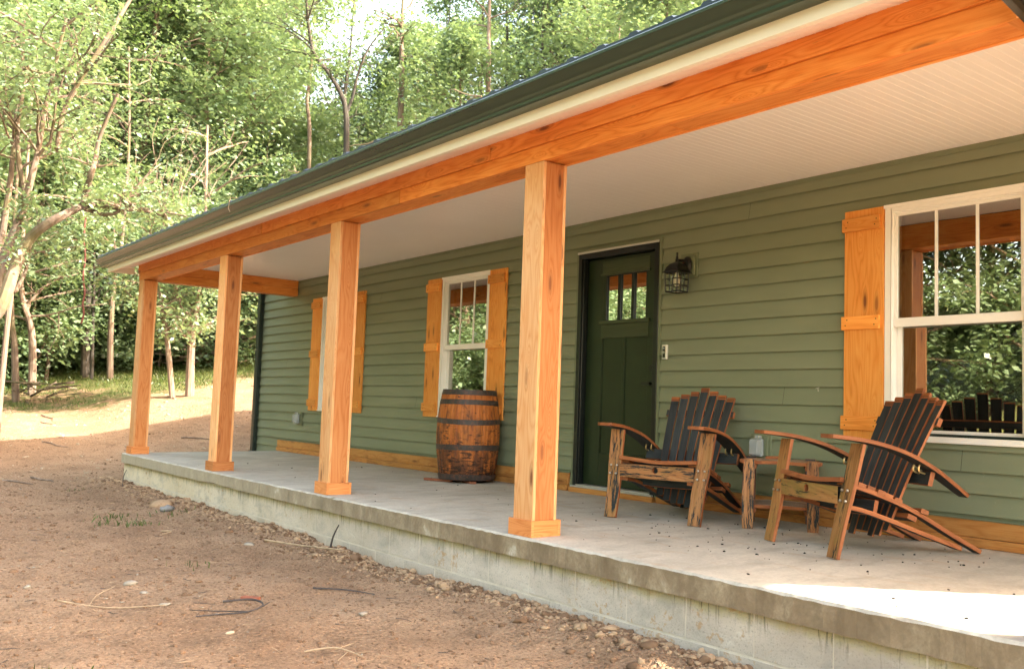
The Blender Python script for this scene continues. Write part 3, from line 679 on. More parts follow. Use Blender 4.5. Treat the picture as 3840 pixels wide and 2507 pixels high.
twig('twig',[(bez((2.34,-.41,2.56),(2.12,-.40,2.62),5,.01,4),.006),(bez((2.30,-.41,2.56),(2.22,-.40,2.64),4,.01,8),.005)],0,M['twig'],'short stubby twig poking above the roof edge left of the beam joint')
twig('twig',[([(1.00,-.40,2.565),(.93,-.43,2.575),(.96,-.452,2.53),(.945,-.453,2.47),(1.0,-.455,2.43)],.005)],0,M['twig'],'thin curled twig hanging down over the face of the green gutter')
# ---- wall lantern
def lantern():
    r=empty('wall_lantern',(4.13,D-.02,1.95)); tag(r,'black metal lantern with gridded glass hung on the wall right of the door','lantern')
    def P(b,name,mat,parent=r):
        o=b.build(name,mat,parent); o.matrix_parent_inverse=Matrix.Translation((-4.13,-(D-.02),-1.95)) if parent is r else Matrix.Identity(4); return o
    b=MB(); b.box(4.045,4.222,D-.026,D-.012,1.845,2.047,'z'); b.box(4.066,4.200,D-.040,D-.0265,1.868,2.022,'z'); bevel(P(b,'mounting_block',M['trim_green']),.003)
    cx,cy=4.120,D-.150
    b=MB()
    # backplate oval dome
    ring=[]
    for k,(s,y) in enumerate(((1,-.041),(1,-.052),(.9,-.062),(.7,-.072),(.35,-.078))):
        ring.append([(4.135+.046*s*math.cos(t),D+y,1.945+.072*s*math.sin(t)) for t in [2*math.pi*i/20 for i in range(20)]])
    b.sweep(ring,True,0,True,True)
    P(b,'backplate',M['black'])
    b=MB(); b.tube([(4.133,D-.06,1.965),(4.13,D-.09,1.978),(4.126,D-.12,1.978),(cx,cy,1.974)],.012,8); b.tube([(cx,cy,1.955),(cx,cy,1.984)],.014,10)
    b.tube([(cx,cy,1.984),(cx,cy,1.994),(cx,cy,2.006),(cx,cy,2.022),(cx,cy,2.034),(cx,cy,2.040)],[.006,.011,.007,.006,.009,.003],8)
    P(b,'arm',M['black'])
    h=.066; zt=1.873; zb=1.722
    b=MB(); secs=[]
    for s,z in ((1.30,zt+.0),(1.24,zt+.007),(1.05,zt+.015),(.98,zt+.032),(.86,zt+.052),(.62,zt+.070),(.34,zt+.082),(.14,zt+.090)):
        q=h*s; secs.append([(cx-q,cy-q,z),(cx+q,cy-q,z),(cx+q,cy+q,z),(cx-q,cy+q,z)])
    b.sweep(secs,True,0,True,False); P(b,'roof_cap',M['black'])
    b=MB(); t=.0045
    hb=h*.93
    def bar(p,q,r_=t): b.tube([p,q],r_,4)
    cs=[(-1,-1),(1,-1),(1,1),(-1,1)]
    for sx,sy in cs: bar((cx+sx*h,cy+sy*h,zt),(cx+sx*hb,cy+sy*hb,zb),.0065)
    for i in range(4):
        (ax,ay),(bx,by)=cs[i],cs[(i+1)%4]
        for f in (.36,.64):
            X=ax+(bx-ax)*f; Y=ay+(by-ay)*f
            bar((cx+X*h,cy+Y*h,zt),(cx+X*hb,cy+Y*hb,zb))
        for f in (0,1/3,2/3,1):
            hh=h+(hb-h)*f; z=zt+(zb-zt)*f
            bar((cx+ax*hh,cy+ay*hh,z),(cx+bx*hh,cy+by*hh,z),.0055 if f in (0,1) else t)
    P(b,'cage',M['black'])
    b=MB(); q=h*.9; b.box(cx-q,cx+q,cy-q,cy+q,zb+.004,zt-.003,'z',skip=('+z','-z')); P(b,'glass',M['glass_clear'])
    b=MB(); b.tube([(cx,cy,zt+.01),(cx,cy,zt-.025),(cx,cy,zt-.035),(cx,cy,zt-.06),(cx,cy,zt-.09),(cx,cy,zt-.103),(cx,cy,zt-.11)],[.014,.015,.022,.028,.026,.016,.003],14); P(b,'bulb',M['bulb'])
lantern()
# ---- doorbell
r=empty('doorbell_camera',(3.896,D-.015,1.256)); tag(r,'slim silver video doorbell with black face beside the door','doorbell')
def Q(b,name,mat,root,bv=0,par=None):
    o=b.build(name,mat,par or root)
    if par is None: o.matrix_parent_inverse=Matrix.Translation(-root.location)
    if bv: bevel(o,bv)
    return o
x0=3.868
b=MB(); b.box(x0,x0+.052,D-.036,D-.014,1.197,1.317,'z'); body=Q(b,'body',M['silver'],r,.004)
b=MB(); b.box(x0+.008,x0+.036,D-.0375,D-.0355,1.211,1.303,'z'); Q(b,'face_plate',M['lens'],r)
b=MB(); b.tube([(x0+.022,D-.0374,1.287),(x0+.022,D-.041,1.287)],.0095,16); Q(b,'camera_lens',M['grey_plastic'],r)
b=MB(); b.tube([(x0+.022,D-.0374,1.255),(x0+.022,D-.040,1.255)],.0115,18); Q(b,'push_button',M['button'],r)
# ---- outlets with clear bubble covers
def outlet(x0,x1,z0,z1,label):
    r=empty('outdoor_outlet',((x0+x1)/2,D-.015,(z0+z1)/2)); tag(r,label,'outlet')
    b=MB(); b.box(x0,x1,D-.028,D-.012,z0,z1,'z'); b.box(x0+.022,x1-.022,D-.040,D-.0285,z0+.022,z1-.022,'z'); Q(b,'mounting_block',M['trim_green'],r,.003)
    cx=(x0+x1)/2-.004; cz=(z0+z1)/2-.008; w=.040; h=.062
    b=MB(); b.box(cx-w,cx+w,D-.066,D-.041,cz-h,cz+h,'z'); Q(b,'outlet_box',M['grey_plastic'],r,.006)
    b=MB(); 
    secs=[]
    for s,y in ((1.0,-.067),(1.0,-.085),(.93,-.112),(.80,-.118)):
        a,c=w*s,h*s; e=.008
        secs.append([(cx-a+e,D+y,cz-c),(cx+a-e,D+y,cz-c),(cx+a,D+y,cz-c+e),(cx+a,D+y,cz+c-e),(cx+a-e,D+y,cz+c),(cx-a+e,D+y,cz+c),(cx-a,D+y,cz+c-e),(cx-a,D+y,cz-c+e)])
    b.sweep(secs,True,0,True); b.box(cx-w-.003,cx+w+.003,D-.078,D-.0665,cz-h-.003,cz+h+.003,'z')
    b.box(cx+.005,cx+w,D-.104,D-.066,cz+h+.004,cz+h+.026,'x'); b.box(cx-.03,cx-.012,D-.10,D-.07,cz-h-.016,cz-h-.003,'x')
    Q(b,'bubble_cover',M['plastic_clear'],r,.002)
outlet(4.782,4.962,.452,.632,'outlet under a clear bubble cover above the small table between the chairs')
outlet(-3.12,-2.95,.42,.615,'outlet under a clear bubble cover low on the wall near the far corner')
b=MB(); b.tube([(5.32,D-.012,.965),(5.35,D-.015,.972)],.0025,5); b.tube([(5.338,D-.014,.969),(5.342,D-.014,.945)],.002,5); tag(b.build('splinter',M['bone']),'tiny pale splinter stuck to the green siding beside the large window','splinter')
# ---------------------------------------------------------------- barrel
def barrel():
    cx,cy=1.585,1.845; zb=.048; H=.868
    r=empty('oak_barrel',(cx,cy,.024)); tag(r,'tall orange oak barrel with dark iron hoops standing by the wall under the middle window','barrel')
    inv=Matrix.Translation((-cx,-cy,-.024))
    def P(b,n,mt): o=b.build(n,mt,r); o.matrix_parent_inverse=inv; return o
    def rad(t): return .262+(.312-.262)*(1-(abs(2*t-1.0))**2.0)
    rr=random.Random(11); k=0; a=0; 
    ang=[0]
    while ang[-1]<2*math.pi-.05: ang.append(ang[-1]+rr.uniform(.15,.27))
    ang[-1]=2*math.pi
    nz=28
    b=MB()
    for a0,a1 in zip(ang,ang[1:]):
        off=rr.uniform(0,9); n=3; dr=rr.uniform(-.0012,.0012)
        for i in range(nz):
            t0,t1=i/nz,(i+1)/nz
            for j in range(n):
                f0,f1=a0+(a1-a0)*j/n,a0+(a1-a0)*(j+1)/n
                def p(f,t,e):
                    q=rad(t)+dr-(.0035 if e else 0); return (cx+q*math.cos(f),cy+q*math.sin(f),zb+H*t)
                e0=(j==0); e1=(j==n-1)
                b.face([p(f0,t0,e0),p(f1,t0,e1),p(f1,t1,e1),p(f0,t1,e0)],[(t0*H+off,j/n*.09+off),(t0*H+off,(j+1)/n*.09+off),(t1*H+off,(j+1)/n*.09+off),(t1*H+off,j/n*.09+off)],0,True)
    N_=40
    for t,z in ((1,zb+H-.03),(0,zb+.03)):
        b.face([(cx+(rad(t)-.004)*math.cos(q),cy+(rad(t)-.004)*math.sin(q),z) for q in [2*math.pi*i/N_ for i in range(N_)]])
    P(b,'staves',M['barrel'])
    def hoop(t0,t1,tilt=0,extra=.003,dir_=0,slump=0):
        b=MB(); s=[]
        for ax in range(N_+1):
            q=2*math.pi*ax/N_; dz=tilt*math.cos(q-dir_)
            pts=[]
            for (t,e) in ((t0,extra),(t1,extra),(t1,-.002),(t0,-.002)):
                z=zb+H*t+dz; tt=min(1,max(0,(z-zb)/H)); R_=rad(tt)+e+slump
                if slump and e<0: R_-=0
                pts.append((cx+R_*math.cos(q),cy+R_*math.sin(q),z))
            s.append(pts)
        b.sweep(s,True,0,False,True); b.box(cx+.3*math.cos(3.9)-.02,cx+.3*math.cos(3.9)-.0199,cy,cy+.001,zb,zb+.001) if False else None
        P(b,'hoop',M['hoop'])
    hoop(.945,1.004,0); hoop(.832,.888,.006,.003,-.8); hoop(.632,.690,.016,.003,2.6); hoop(.332,.392,.004,.003,0); hoop(.0,.062,.007,.004,-.6,.010)
    # rivets
    b=MB()
    for t in (.975,.86,.66,.36,.03):
        for q in (-2.45,-2.38):
            R_=rad(t)+.005; b.tube([(cx+R_*math.cos(q),cy+R_*math.sin(q),zb+H*t),(cx+(R_+.004)*math.cos(q),cy+(R_+.004)*math.sin(q),zb+H*t)],.006,8)
    P(b,'rivet',M['hoop'])
barrel()
b=MB(); b.box(1.30,1.62,1.575,1.625,.023,.046,'x',M=Matrix.Translation((1.46,1.6,0))@Matrix.Rotation(R(22),4,'Z')@Matrix.Translation((-1.46,-1.6,0)))
tag(bevel(b.build('wooden_shim',M['rustwood']),.002),'reddish wooden strip wedged under the front edge of the barrel','shim',None)
b=MB(); b.box(1.62,1.86,1.74,1.80,.023,.044,'x',M=Matrix.Translation((1.74,1.77,0))@Matrix.Rotation(R(-14),4,'Z')@Matrix.Translation((-1.74,-1.77,0)))
tag(bevel(b.build('wooden_shim',M['rustwood']),.002),'reddish wooden strip under the right side of the barrel','shim',None)
# ---------------------------------------------------------------- chairs
def stave2(path,width,thick,ax,mats,parent,name,m_top=0,m_bot=1,m_edge=2,axes=None):
    """curved stave with own material on each broad side; m_top = side of +normal"""
    b=MB(); secs=[]; pts=[Vector(p) for p in path]
    for i,p in enumerate(pts):
        d=(pts[min(i+1,len(pts)-1)]-pts[max(i-1,0)]).normalized(); a=(Vector(axes[i]) if axes else Vector(ax)).normalized()
        nr=d.cross(a).normalized(); w=(width[i] if hasattr(width,'__len__') else width)/2; t=thick/2; e=.0018
        secs.append([tuple(p+a*x+nr*y) for x,y in ((-w,-t+e),(-w+e,-t),(w-e,-t),(w,-t+e),(w,t-e),(w-e,t),(-w+e,t),(-w,t-e))])
    mm=[m_edge,m_bot,m_edge,m_edge,m_edge,m_top,m_edge,m_edge]
    u=0
    for k in range(len(secs)-1):
        A_,B_=secs[k],secs[k+1]; du=(pts[k+1]-pts[k]).length; per=0
        for i in range(8):
            j=(i+1)%8; w=(Vector(A_[i])-Vector(A_[j])).length
            b.face([A_[i],A_[j],B_[j],B_[i]],[(u,per),(u,per+w),(u+du,per+w),(u+du,per)],mm[i]); per+=w
        u+=du
    b.face(list(reversed(secs[0])),[(0,.1*q) for q in range(8)],m_edge); b.face(secs[-1],[(3,.1*q) for q in range(8)],m_edge)
    return b.build(name,[M[x] for x in mats],parent)
def curve(pts,n=5):
    P=[Vector(p) for p in pts]; out=[]
    for i in range(len(P)-1):
        p0=P[max(i-1,0)];p1=P[i];p2=P[i+1];p3=P[min(i+2,len(P)-1)]
        for k in range(n):
            t=k/n; out.append(tuple(.5*((2*p1)+(p2-p0)*t+(2*p0-5*p1+4*p2-p3)*t*t+(3*p1-p0-3*p2+p3)*t**3)))
    out.append(tuple(P[-1])); return out
def chair(loc,rz,label,legmat,seed):
    rr=random.Random(seed)
    root=empty('adirondack_chair',loc,rz); tag(root,label,'chair','barrel stave chairs on the porch')
    LM=[legmat,'stave_edge','stave_edge']; AM=['stave_edge','charred','stave_edge']
    for s in (-1,1):
        # front leg
        x0,x1=s*.322,s*.352
        path=curve([(x0,.000,.002),(x0+s*.004,.045,.20),(x1-s*.01,.088,.40),(x1,.132,.612)],5)
        n=len(path); w=[.092+.016*(i/(n-1))**.8 for i in range(n)]
        leg=stave2(path,w,.022,(1,0,0),LM,root,'leg',1,0,2)
        for z,yy in ((.305,.062),(.362,.074)):
            for dx in (-.024,.024):
                b=MB(); xx=x0+s*.016+dx; b.tube([(xx,yy-.012,z),(xx,yy-.0205,z+.001),(xx,yy-.0225,z+.001)],[.0072,.0072,.004],10); b.build('bolt',M['steel'],leg)
        # upper seat rail down to the rear foot
        xs=s*.262
        stave2(curve([(xs,.085,.396),(xs,.22,.362),(xs*.99,.40,.303),(xs*.98,.565,.233),(xs*.96,.78,.122),(xs*.95,.985,.022)],4),.066,.024,(1,0,0),AM[1:2]+AM[:1]+AM[2:],root,'seat_rail',0,1,2)
        stave2(curve([(xs*.99,.07,.272),(xs*.985,.20,.252),(xs*.98,.40,.192),(xs*.96,.62,.118),(xs*.94,.86,.040)],4),.060,.024,(1,0,0),AM[1:2]+AM[:1]+AM[2:],root,'brace',0,1,2)
        # arm
        xa=s*.352
        path=curve([(xa-s*.004,-.075,.650),(xa,-.03,.648),(xa,.14,.632),(xa-s*.002,.30,.600),(xa-s*.006,.44,.556),(xa-s*.012,.59,.486),(xa-s*.02,.72,.410),(xa-s*.03,.835,.340)],4)
        n=len(path); w=[]
        for i in range(n):
            f=i/(n-1); w.append(.066+.050*min(1,f/.07) if f<.07 else (.116 if f<.7 else .116-.045*((f-.7)/.3)**1.3))
        arm=stave2(path,w,.022,(1,0,0),['charred','stave','stave_edge'],root,'armrest',0,1,2)
        for dx in (-.022,.022):
            b=MB(); xx=xa-s*.012+dx-s*.02; b.tube(curve([(xx,.527,.506),(xx,.520,.488),(xx,.525,.470),(xx,.560,.458)],4),.0055,6); b.build('bracket',M['brass'],arm)
    # apron with bung hole
    b=MB(); z0,z1=.285,.378; x0,x1=-.285,.285; yf=lambda x:.052-.012*(1-(x/.3)**2); T=.026; hx,hz,hr=.0,.345,.0215
    z0f=lambda x:z0+.000; 
    def quad(xa,xb,za,zb):
        for sgn,yo in ((1,0),(-1,T)):
            pts=[(xa,yf(xa)+yo,za),(xb,yf(xb)+yo,za),(xb,yf(xb)+yo,zb),(xa,yf(xa)+yo,zb)]
            if sgn<0: pts=pts[::-1]
            b.face(pts,[(p[0],p[2]) for p in pts],0 if sgn>0 else 1)
    xsL=np.linspace(x0,-.05,7); xsR=np.linspace(.05,x1,7)
    for xs in (xsL,xsR):
        for a,c in zip(xs,xs[1:]): quad(a,c,z0,z1)
    K=24; rect=[]
    for i in range(K):
        t=2*math.pi*i/K; cx_,sx_=math.cos(t),math.sin(t)
        f=min(.05/abs(cx_) if abs(cx_)>1e-6 else 9,((z1-hz) if sx_>0 else (hz-z0))/abs(sx_) if abs(sx_)>1e-6 else 9); rect.append((hx+cx_*f,hz+sx_*f))
    # force the four corners
    for (X,Z) in ((-.05,z0),(.05,z0),(.05,z1),(-.05,z1)):
        i=min(range(K),key=lambda i:(rect[i][0]-X)**2+(rect[i][1]-Z)**2); rect[i]=(X,Z)
    for i in range(K):
        j=(i+1)%K; ti,tj=2*math.pi*i/K,2*math.pi*j/K
        ci=(hx+hr*math.cos(ti),hz+hr*math.sin(ti)); cj=(hx+hr*math.cos(tj),hz+hr*math.sin(tj))
        for yo,m_ in ((0,0),(T,1)):
            pts=[(ci[0],yf(ci[0])+yo,ci[1]),(cj[0],yf(cj[0])+yo,cj[1]),(rect[j][0],yf(rect[j][0])+yo,rect[j][1]),(rect[i][0],yf(rect[i][0])+yo,rect[i][1])]
            b.face(pts,[(p[0],p[2]) for p in pts],m_)
        b.face([(ci[0],yf(0),ci[1]),(cj[0],yf(0),cj[1]),(cj[0],yf(0)+T,cj[1]),(ci[0],yf(0)+T,ci[1])],[(0,0)]*4,2)
    for xs in [np.linspace(x0,x1,15)]:
        for a,c in zip(xs,xs[1:]):
            for z in (z0,z1):
                b.face([(a,yf(a),z),(c,yf(c),z),(c,yf(c)+T,z),(a,yf(a)+T,z)],[(a,0),(c,0),(c,.026),(a,.026)],2)
    b.build('front_apron',[M[legmat],M['charred'],M['stave_edge']],root)
    stave2(curve([(-.28,.098,.335),(0,.088,.335),(.28,.098,.335)],4),.085,.018,(0,0,1),['charred','charred','stave_edge'],root,'cross_brace',0,1,2)  # dark board added behind the apron so the bung hole looks shaded
    # front seat slat: sagging stave
    stave2(curve([(-.298,.082,.418),(-.15,.070,.408),(0,.066,.399),(.15,.070,.403),(.298,.082,.414)],5),.052,.026,(0,1,-.12),AM,root,'seat_slat',0,1,2)
    # seat slats
    for i,(yy,zz) in enumerate(((.14,.400),(.20,.385),(.26,.368),(.32,.348),(.375,.328),(.43,.305),(.595,.246))):
        hw=.293+rr.uniform(-.006,.006)
        if i==6: hw=.30
        stave2(curve([(-hw,yy,zz),(-hw/2,yy,zz-.007),(0,yy,zz-.010),(hw/2,yy,zz-.007),(hw,yy,zz)],3),.050,.026,(0,1,-.33),AM,root,'seat_slat',0,1,2)
    stave2(curve([(-.29,.52,.213),(0,.515,.205),(.29,.52,.213)],4),.060,.028,(0,1,-.4),['charred','charred','stave_edge'],root,'cross_brace',0,1,2)
    stave2(curve([(-.27,.30,.262),(0,.29,.255),(.27,.30,.262)],4),.085,.026,(0,.2,1),['charred','stave_mossy','stave_edge'],root,'cross_brace',0,1,2)
    # arm support and upper back bar
    stave2(curve([(-.365,.585,.432),(-.18,.608,.430),(0,.614,.430),(.18,.608,.430),(.365,.585,.432)],4),.078,.026,(0,.28,1),['charred','charred','stave_edge'],root,'arm_support',0,1,2)
    stave2(curve([(-.272,.715,.742),(0,.738,.742),(.272,.715,.742)],5),.048,.026,(0,.45,1),['charred','charred','stave_edge'],root,'back_bar',0,1,2)
    # back slats
    tops=[.862,.882,.908,.938,.910,.884,.862]
    for i in range(7):
        k=i-3; zt=tops[i]+rr.uniform(-.004,.004); xb=k*.057; xt=k*.0775; zb=.085+rr.uniform(-.012,.03)+(.03 if abs(k)==3 else 0)
        def pt(f):
            z=zb+(zt-zb)*f; y=.418+(.80-.418)*(z-.085)/(.93-.085)-.020*math.sin(math.pi*f)+.008*math.cos(k*.5)
            return (xb+(xt-xb)*((z-.085)/.85),y,z)
        path=[pt(f) for f in np.linspace(0,1,13)]
        w=[.050+.015*f for f in np.linspace(0,1,13)]
        ax=Vector((1,-.05*k,0))
        sl=stave2(path,w,.015,ax,['charred','charred','stave_edge'],root,'back_slat',0,1,2)  # fronts charred; backs equally dark, with their shade put into the colour
        # croze: bare wood lip with a groove at the stave end
        b=MB(); d=(Vector(path[-1])-Vector(path[-2])).normalized(); nr=d.cross(ax.normalized()); a=ax.normalized(); P1=Vector(path[-1])
        # which side is the front (towards -y)
        if nr.y>0: nr=-nr
        for (s0,s1,o0,o1) in ((-.034,-.024,.006,.009),(-.019,.001,.0065,.011)):
            pts=[]
            for s_ in (s0,s1):
                for o_ in (o0-.004,o1):
                    for q in (-.5,.5): pts.append(P1+d*s_+nr*o_+a*(w[-1]*q*.98))
            for f in ((0,1,3,2),(4,6,7,5),(0,4,5,1),(2,3,7,6),(0,2,6,4),(1,5,7,3)): b.face([tuple(pts[q]) for q in f],[(q*.1,.02) for q in range(4)])
        b.build('slat_lip',M['stave_edge'],sl)
    return root
chair((4.690,1.235,.0165),R(15.5),'left barrel-stave chair, angled towards the door with heavily charred front legs','stave',5)
chair((5.9645,1.121,.015),-0.386,'right barrel-stave chair below the large window, with paler brown front legs','stave_mossy',9)
# ---------------------------------------------------------------- side table
def table():
    root=empty('side_table',(5.27,1.87,.024),R(37)); tag(root,'small two-tier side table of barrel staves between the two chairs','table')
    hx,hy=.205,.225
    for sx in (-1,1):
        for sy in (-1,1):
            x,y=sx*hx,sy*hy
            stave2(curve([(x,y,.0),(x-.0*sx,y-sy*.006,.2),(x-sx*.006,y-sy*.022,.452)],5),[.068+.012*math.sin(math.pi*i/10) for i in range(11)],.028,(1,0,0),['stave','stave','stave_edge'] if sy<0 else ['stave','charred','stave_edge'],root,'leg',0,1,2)
    for z,ex in ((.432,.27),(.145,.235)):
        n=7
        for i in range(n):
            y=-.188+.376*i/(n-1); q=ex*(1-.10*abs(i-3)/3)
            sag=.012
            stave2(curve([(-q,y,z-sag*.2),(-q*.5,y,z+.0),(0,y,z+.003),(q*.5,y,z+.0),(q,y,z-sag*.2)],3),[.018,.03,.04]+[.055]*7+[.04,.03,.018],.022,(0,1,0),['table_top','charred','stave_edge'],root,'tabletop_slat' if z>.3 else 'shelf_slat',0,1,2)
        for sx in (-1,1):
            stave2([(sx*.17,-.215,z-.028),(sx*.17,0,z-.026),(sx*.17,.215,z-.028)],.034,.028,(1,0,0),['charred','charred','stave_edge'],root,'apron',0,1,2)
    stave2([(-.10,.13,.452),(.0,.13,.455),(.02,.13,.454)],.05,.02,(0,1,0),['stave_edge']*3,root,'tabletop_slat',0,1,2)
table()
# ---------------------------------------------------------------- terrain
def smooth(a,b,x): t=np.clip((x-a)/(b-a),0,1); return t*t*(3-2*t)
def terr(x,y):
    x=np.asarray(x,float); y=np.asarray(y,float)
    left=np.maximum(0,-x-5.0)
    z=-.40+.095*np.minimum(left,30)*smooth(0,3,left)
    k=smooth(-3.5,-8,x)
    z=z+k*.175*np.clip(y,-12,9)*smooth(0,2.5,np.abs(y))
    z=z+.42*np.maximum(0,y-11)*smooth(11,16,y)*np.where(y>30,30/np.maximum(y,30),1)     # wooded hill behind the house
    z=z-.02*smooth(2,9,x)*0
    z=z+.30*np.maximum(0,-y-15)*smooth(15,20,-y)*np.where(y<-40,40/np.maximum(-y,40),1)*1.0 # bank across the yard
    z=z+.12*np.maximum(0,left-13)
    z=z+.015*smooth(-.1,-2.5,y)*0
    return z
def gz(x,y): return float(terr(x,y))
def axis(lo,hi,step,out_lo,out_hi):
    a=list(np.arange(lo,hi,step)); s=step; x=lo
    pre=[]; 
    while x>out_lo: s*=1.09; x-=s; pre.append(x)
    s=step; x=a[-1]; post=[]
    while x<out_hi: s*=1.09; x+=s; post.append(x)
    return np.array(pre[::-1]+a+post)
def ground():
    xs=axis(-5,8.6,.032,-160,120); ys=axis(-3.6,.0,.032,-140,160)
    X,Y=np.meshgrid(xs,ys,indexing='ij'); Z=terr(X,Y)
    nx,ny=X.shape; G=np.zeros_like(Z)
    near=(X>-26)&(X<10)&(Y>-9)&(Y<12)
    pn=mnoise.noise
    for i in range(nx):
        for j in range(ny):
            if near[i,j]:
                x,y=X[i,j],Y[i,j]; d=pn((x*.7,y*.7,1.3))*.05+pn((x*2.3,y*2.3,4))*.022+pn((x*7,y*7,8))*.010+abs(pn((x*17,y*17,2)))*.012+abs(pn((x*31,y*31,6)))*.006
                Z[i,j]+=d*min(1,max(.15,1.0))
                # loose soil banked against the block wall
                if -4<x<8.6 and y<.04:
                    q=math.exp(-((y+.22)/.26)**2); Z[i,j]+=q*(.035+.035*pn((x*1.7,3,y*3)))+q*abs(pn((x*13,y*13,5)))*.03
                    Z[i,j]+=.05*math.exp(-((x+3.4)/1.0)**2)*q
                gx=-(x+9.6)*.11+ y*.03; G[i,j]=gx+pn((x*.35,y*.35,7))*.35
            else: G[i,j]=1.2 if X[i,j]<-9 or Y[i,j]>9 or Y[i,j]<-9 else .2
    G=np.clip(G,0,1.3); Z=np.where((X>-3.4)&(X<8.4)&(Y>.15)&(Y<8.3),-.6,Z)
    idx=np.arange(nx*ny).reshape(nx,ny)
    F=np.stack([idx[:-1,:-1],idx[1:,:-1],idx[1:,1:],idx[:-1,1:]],-1).reshape(-1,4)
    o=fast('ground',np.stack([X,Y,Z],-1).reshape(-1,3),F,M['dirt'],None,True); o['kind']='structure'
    at=o.data.attributes.new('grass','FLOAT','POINT'); at.data.foreach_set('value',G.reshape(-1).astype(np.float32))
    return xs,ys,Z
GX,GY,GZ=ground()
def hz(x,y):
    i=int(np.clip(np.searchsorted(GX,x)-1,0,len(GX)-2)); j=int(np.clip(np.searchsorted(GY,y)-1,0,len(GY)-2))
    fx=(x-GX[i])/(GX[i+1]-GX[i]); fy=(y-GY[j])/(GY[j+1]-GY[j])
    return float((GZ[i,j]*(1-fx)+GZ[i+1,j]*fx)*(1-fy)+(GZ[i,j+1]*(1-fx)+GZ[i+1,j+1]*fx)*fy)
# lumps: deformed low spheres
ICO=None
def lumps(name,items,mat,label,cat,flat=.7,sub=2):
    import bmesh
    bm=bmesh.new(); bmesh.ops.create_icosphere(bm,subdivisions=sub,radius=1); V0=np.array([v.co[:] for v in bm.verts]); F0=np.array([[v.index for v in f.verts] for f in bm.faces]); bm.free()
    Vs=[];Fs=[];n=0
    for (x,y,z,s,seed) in items:
        r_=np.random.default_rng(seed); k=r_.normal(size=(5,3))*2.2; ph=r_.uniform(0,6,5)
        d=1+sum(.13*np.sin(V0@k[i]+ph[i]) for i in range(5)); sc=np.array([r_.uniform(.75,1.35),r_.uniform(.75,1.35),flat*r_.uniform(.7,1.2)])*s
        a=r_.uniform(0,6.3); V=V0*d[:,None]*sc; V=V@np.array([[math.cos(a),math.sin(a),0],[-math.sin(a),math.cos(a),0],[0,0,1]])
        Vs.append(V+np.array([x,y,z])); Fs.append(F0+n); n+=len(V0)
    o=fast(name,np.concatenate(Vs),np.concatenate(Fs),mat,None,False)
    if cat: tag(o,label,cat,kind='stuff')
    return o
r=np.random.default_rng(21); it=[]; it2=[]
for i in range(8500):
    x=r.uniform(-3.7,8.3); y=.03-abs(r.normal(0,.17))-.01
    s=min(.038,.0045+r.exponential(.0046)); 
    (it if r.uniform()<.62 and y>-.42 else it2).append((x,y,hz(x,y)+s*.15,s,i))
for i in range(7000):
    x=r.uniform(-9,8); y=r.uniform(-4.2,-.3) if x>-3.8 else r.uniform(-4,6); s=min(.022,.004+r.exponential(.0032)); it2.append((x,y,hz(x,y)+s*.1,s,9000+i))
lumps('soil_clods',it,M['clod'],'dry tan soil clods banked along the foot of the block wall','soil clods')
lumps('damp_clods',it2,M['clod_dark'],'small damp brown crumbs of soil scattered over the bare dirt','soil crumbs')
# pale flakes
def flakes(name,n,area,smin,smax,mat,label,cat,seed):
    r=np.random.default_rng(seed); V=[];F=[]
    for i in range(n):
        x=r.uniform(area[0],area[1]); y=r.uniform(area[2],area[3])
        if x>-3.75 and y>-.06: continue
        s=min(smax,smin+r.exponential(smin*1.1)); z=hz(x,y)+.004; a=r.uniform(0,6.3); m_=len(V); k=6
        rad=[s*r.uniform(.5,1) for _ in range(k)]; asp=r.uniform(.25,.8)
        tx,ty=r.uniform(-.2,.2),r.uniform(-.2,.2)
        for h in (0,1):
            for q in range(k):
                t=2*math.pi*q/k; px=math.cos(t)*rad[q]; py=math.sin(t)*rad[q]*asp
                X=px*math.cos(a)-py*math.sin(a); Yy=px*math.sin(a)+py*math.cos(a)
                V.append((x+X,y+Yy,z+tx*X+ty*Yy+h*s*.28))
        for q in range(k): F.append((m_+q,m_+(q+1)%k,m_+k+(q+1)%k,m_+k+q))
        F.append((m_+k,m_+k+1,m_+k+2,m_+k+3)); F.append((m_+k,m_+k+3,m_+k+4,m_+k+5))
    return tag(fast(name,V,F,mat),label,cat,kind='stuff')
flakes('stone_chips',1300,(-3.8,8.2,-4.3,0),.003,.018,M['flake'],'small pale stone chips strewn over the shaded bare dirt','stone chips',3)
flakes('wood_chips',1500,(-13,-3.8,-5,6),.010,.055,M['chip'],'pale wood chips and stones littering the sunlit slope at the far end','wood chips',4)
def stone(name,x,y,s,mat,label,cat='stone',flat=.4,seed=1):
    o=lumps(name,[(x,y,hz(x,y)+s*.15,s,seed)],mat,None,None,flat); tag(o,label,cat); return o
# distinct bits lying on the dirt
stone('stone',-.18,-.47,.075,M['greystone'],'flat blue-grey stone at the edge of the soil clods near the left end',seed=2,flat=.45)
stone('soil_lump',-.56,-.42,.085,M['clod'],'large tan lump of soil beside the blue-grey stone',cat='soil lump',seed=31,flat=.6)
stone('stone',3.40,-1.79,.034,M['flake'],'white knobbly stone in the middle of the shaded dirt',seed=4,flat=.6)
stone('stone',3.63,-1.78,.022,M['flake'],'small white stone just right of the knobbly white stone',seed=5)
stone('stone',3.16,-2.30,.022,M['flake'],'rounded white stone near the left border of the shaded dirt',seed=6,flat=.6)
stone('stone',4.05,-1.79,.026,M['flake'],'pale flat stone between the long straight stick and the curled dark twig',seed=8,flat=.3)
stone('stone',4.67,-.93,.026,M['flake'],'pale wedge-shaped stone in the dirt to the right of the curled dark twig',seed=9,flat=.4)
stone('stone',2.04,-.52,.028,M['flake'],'pale stone resting at the outer edge of the clods below the third post',seed=12,flat=.5)
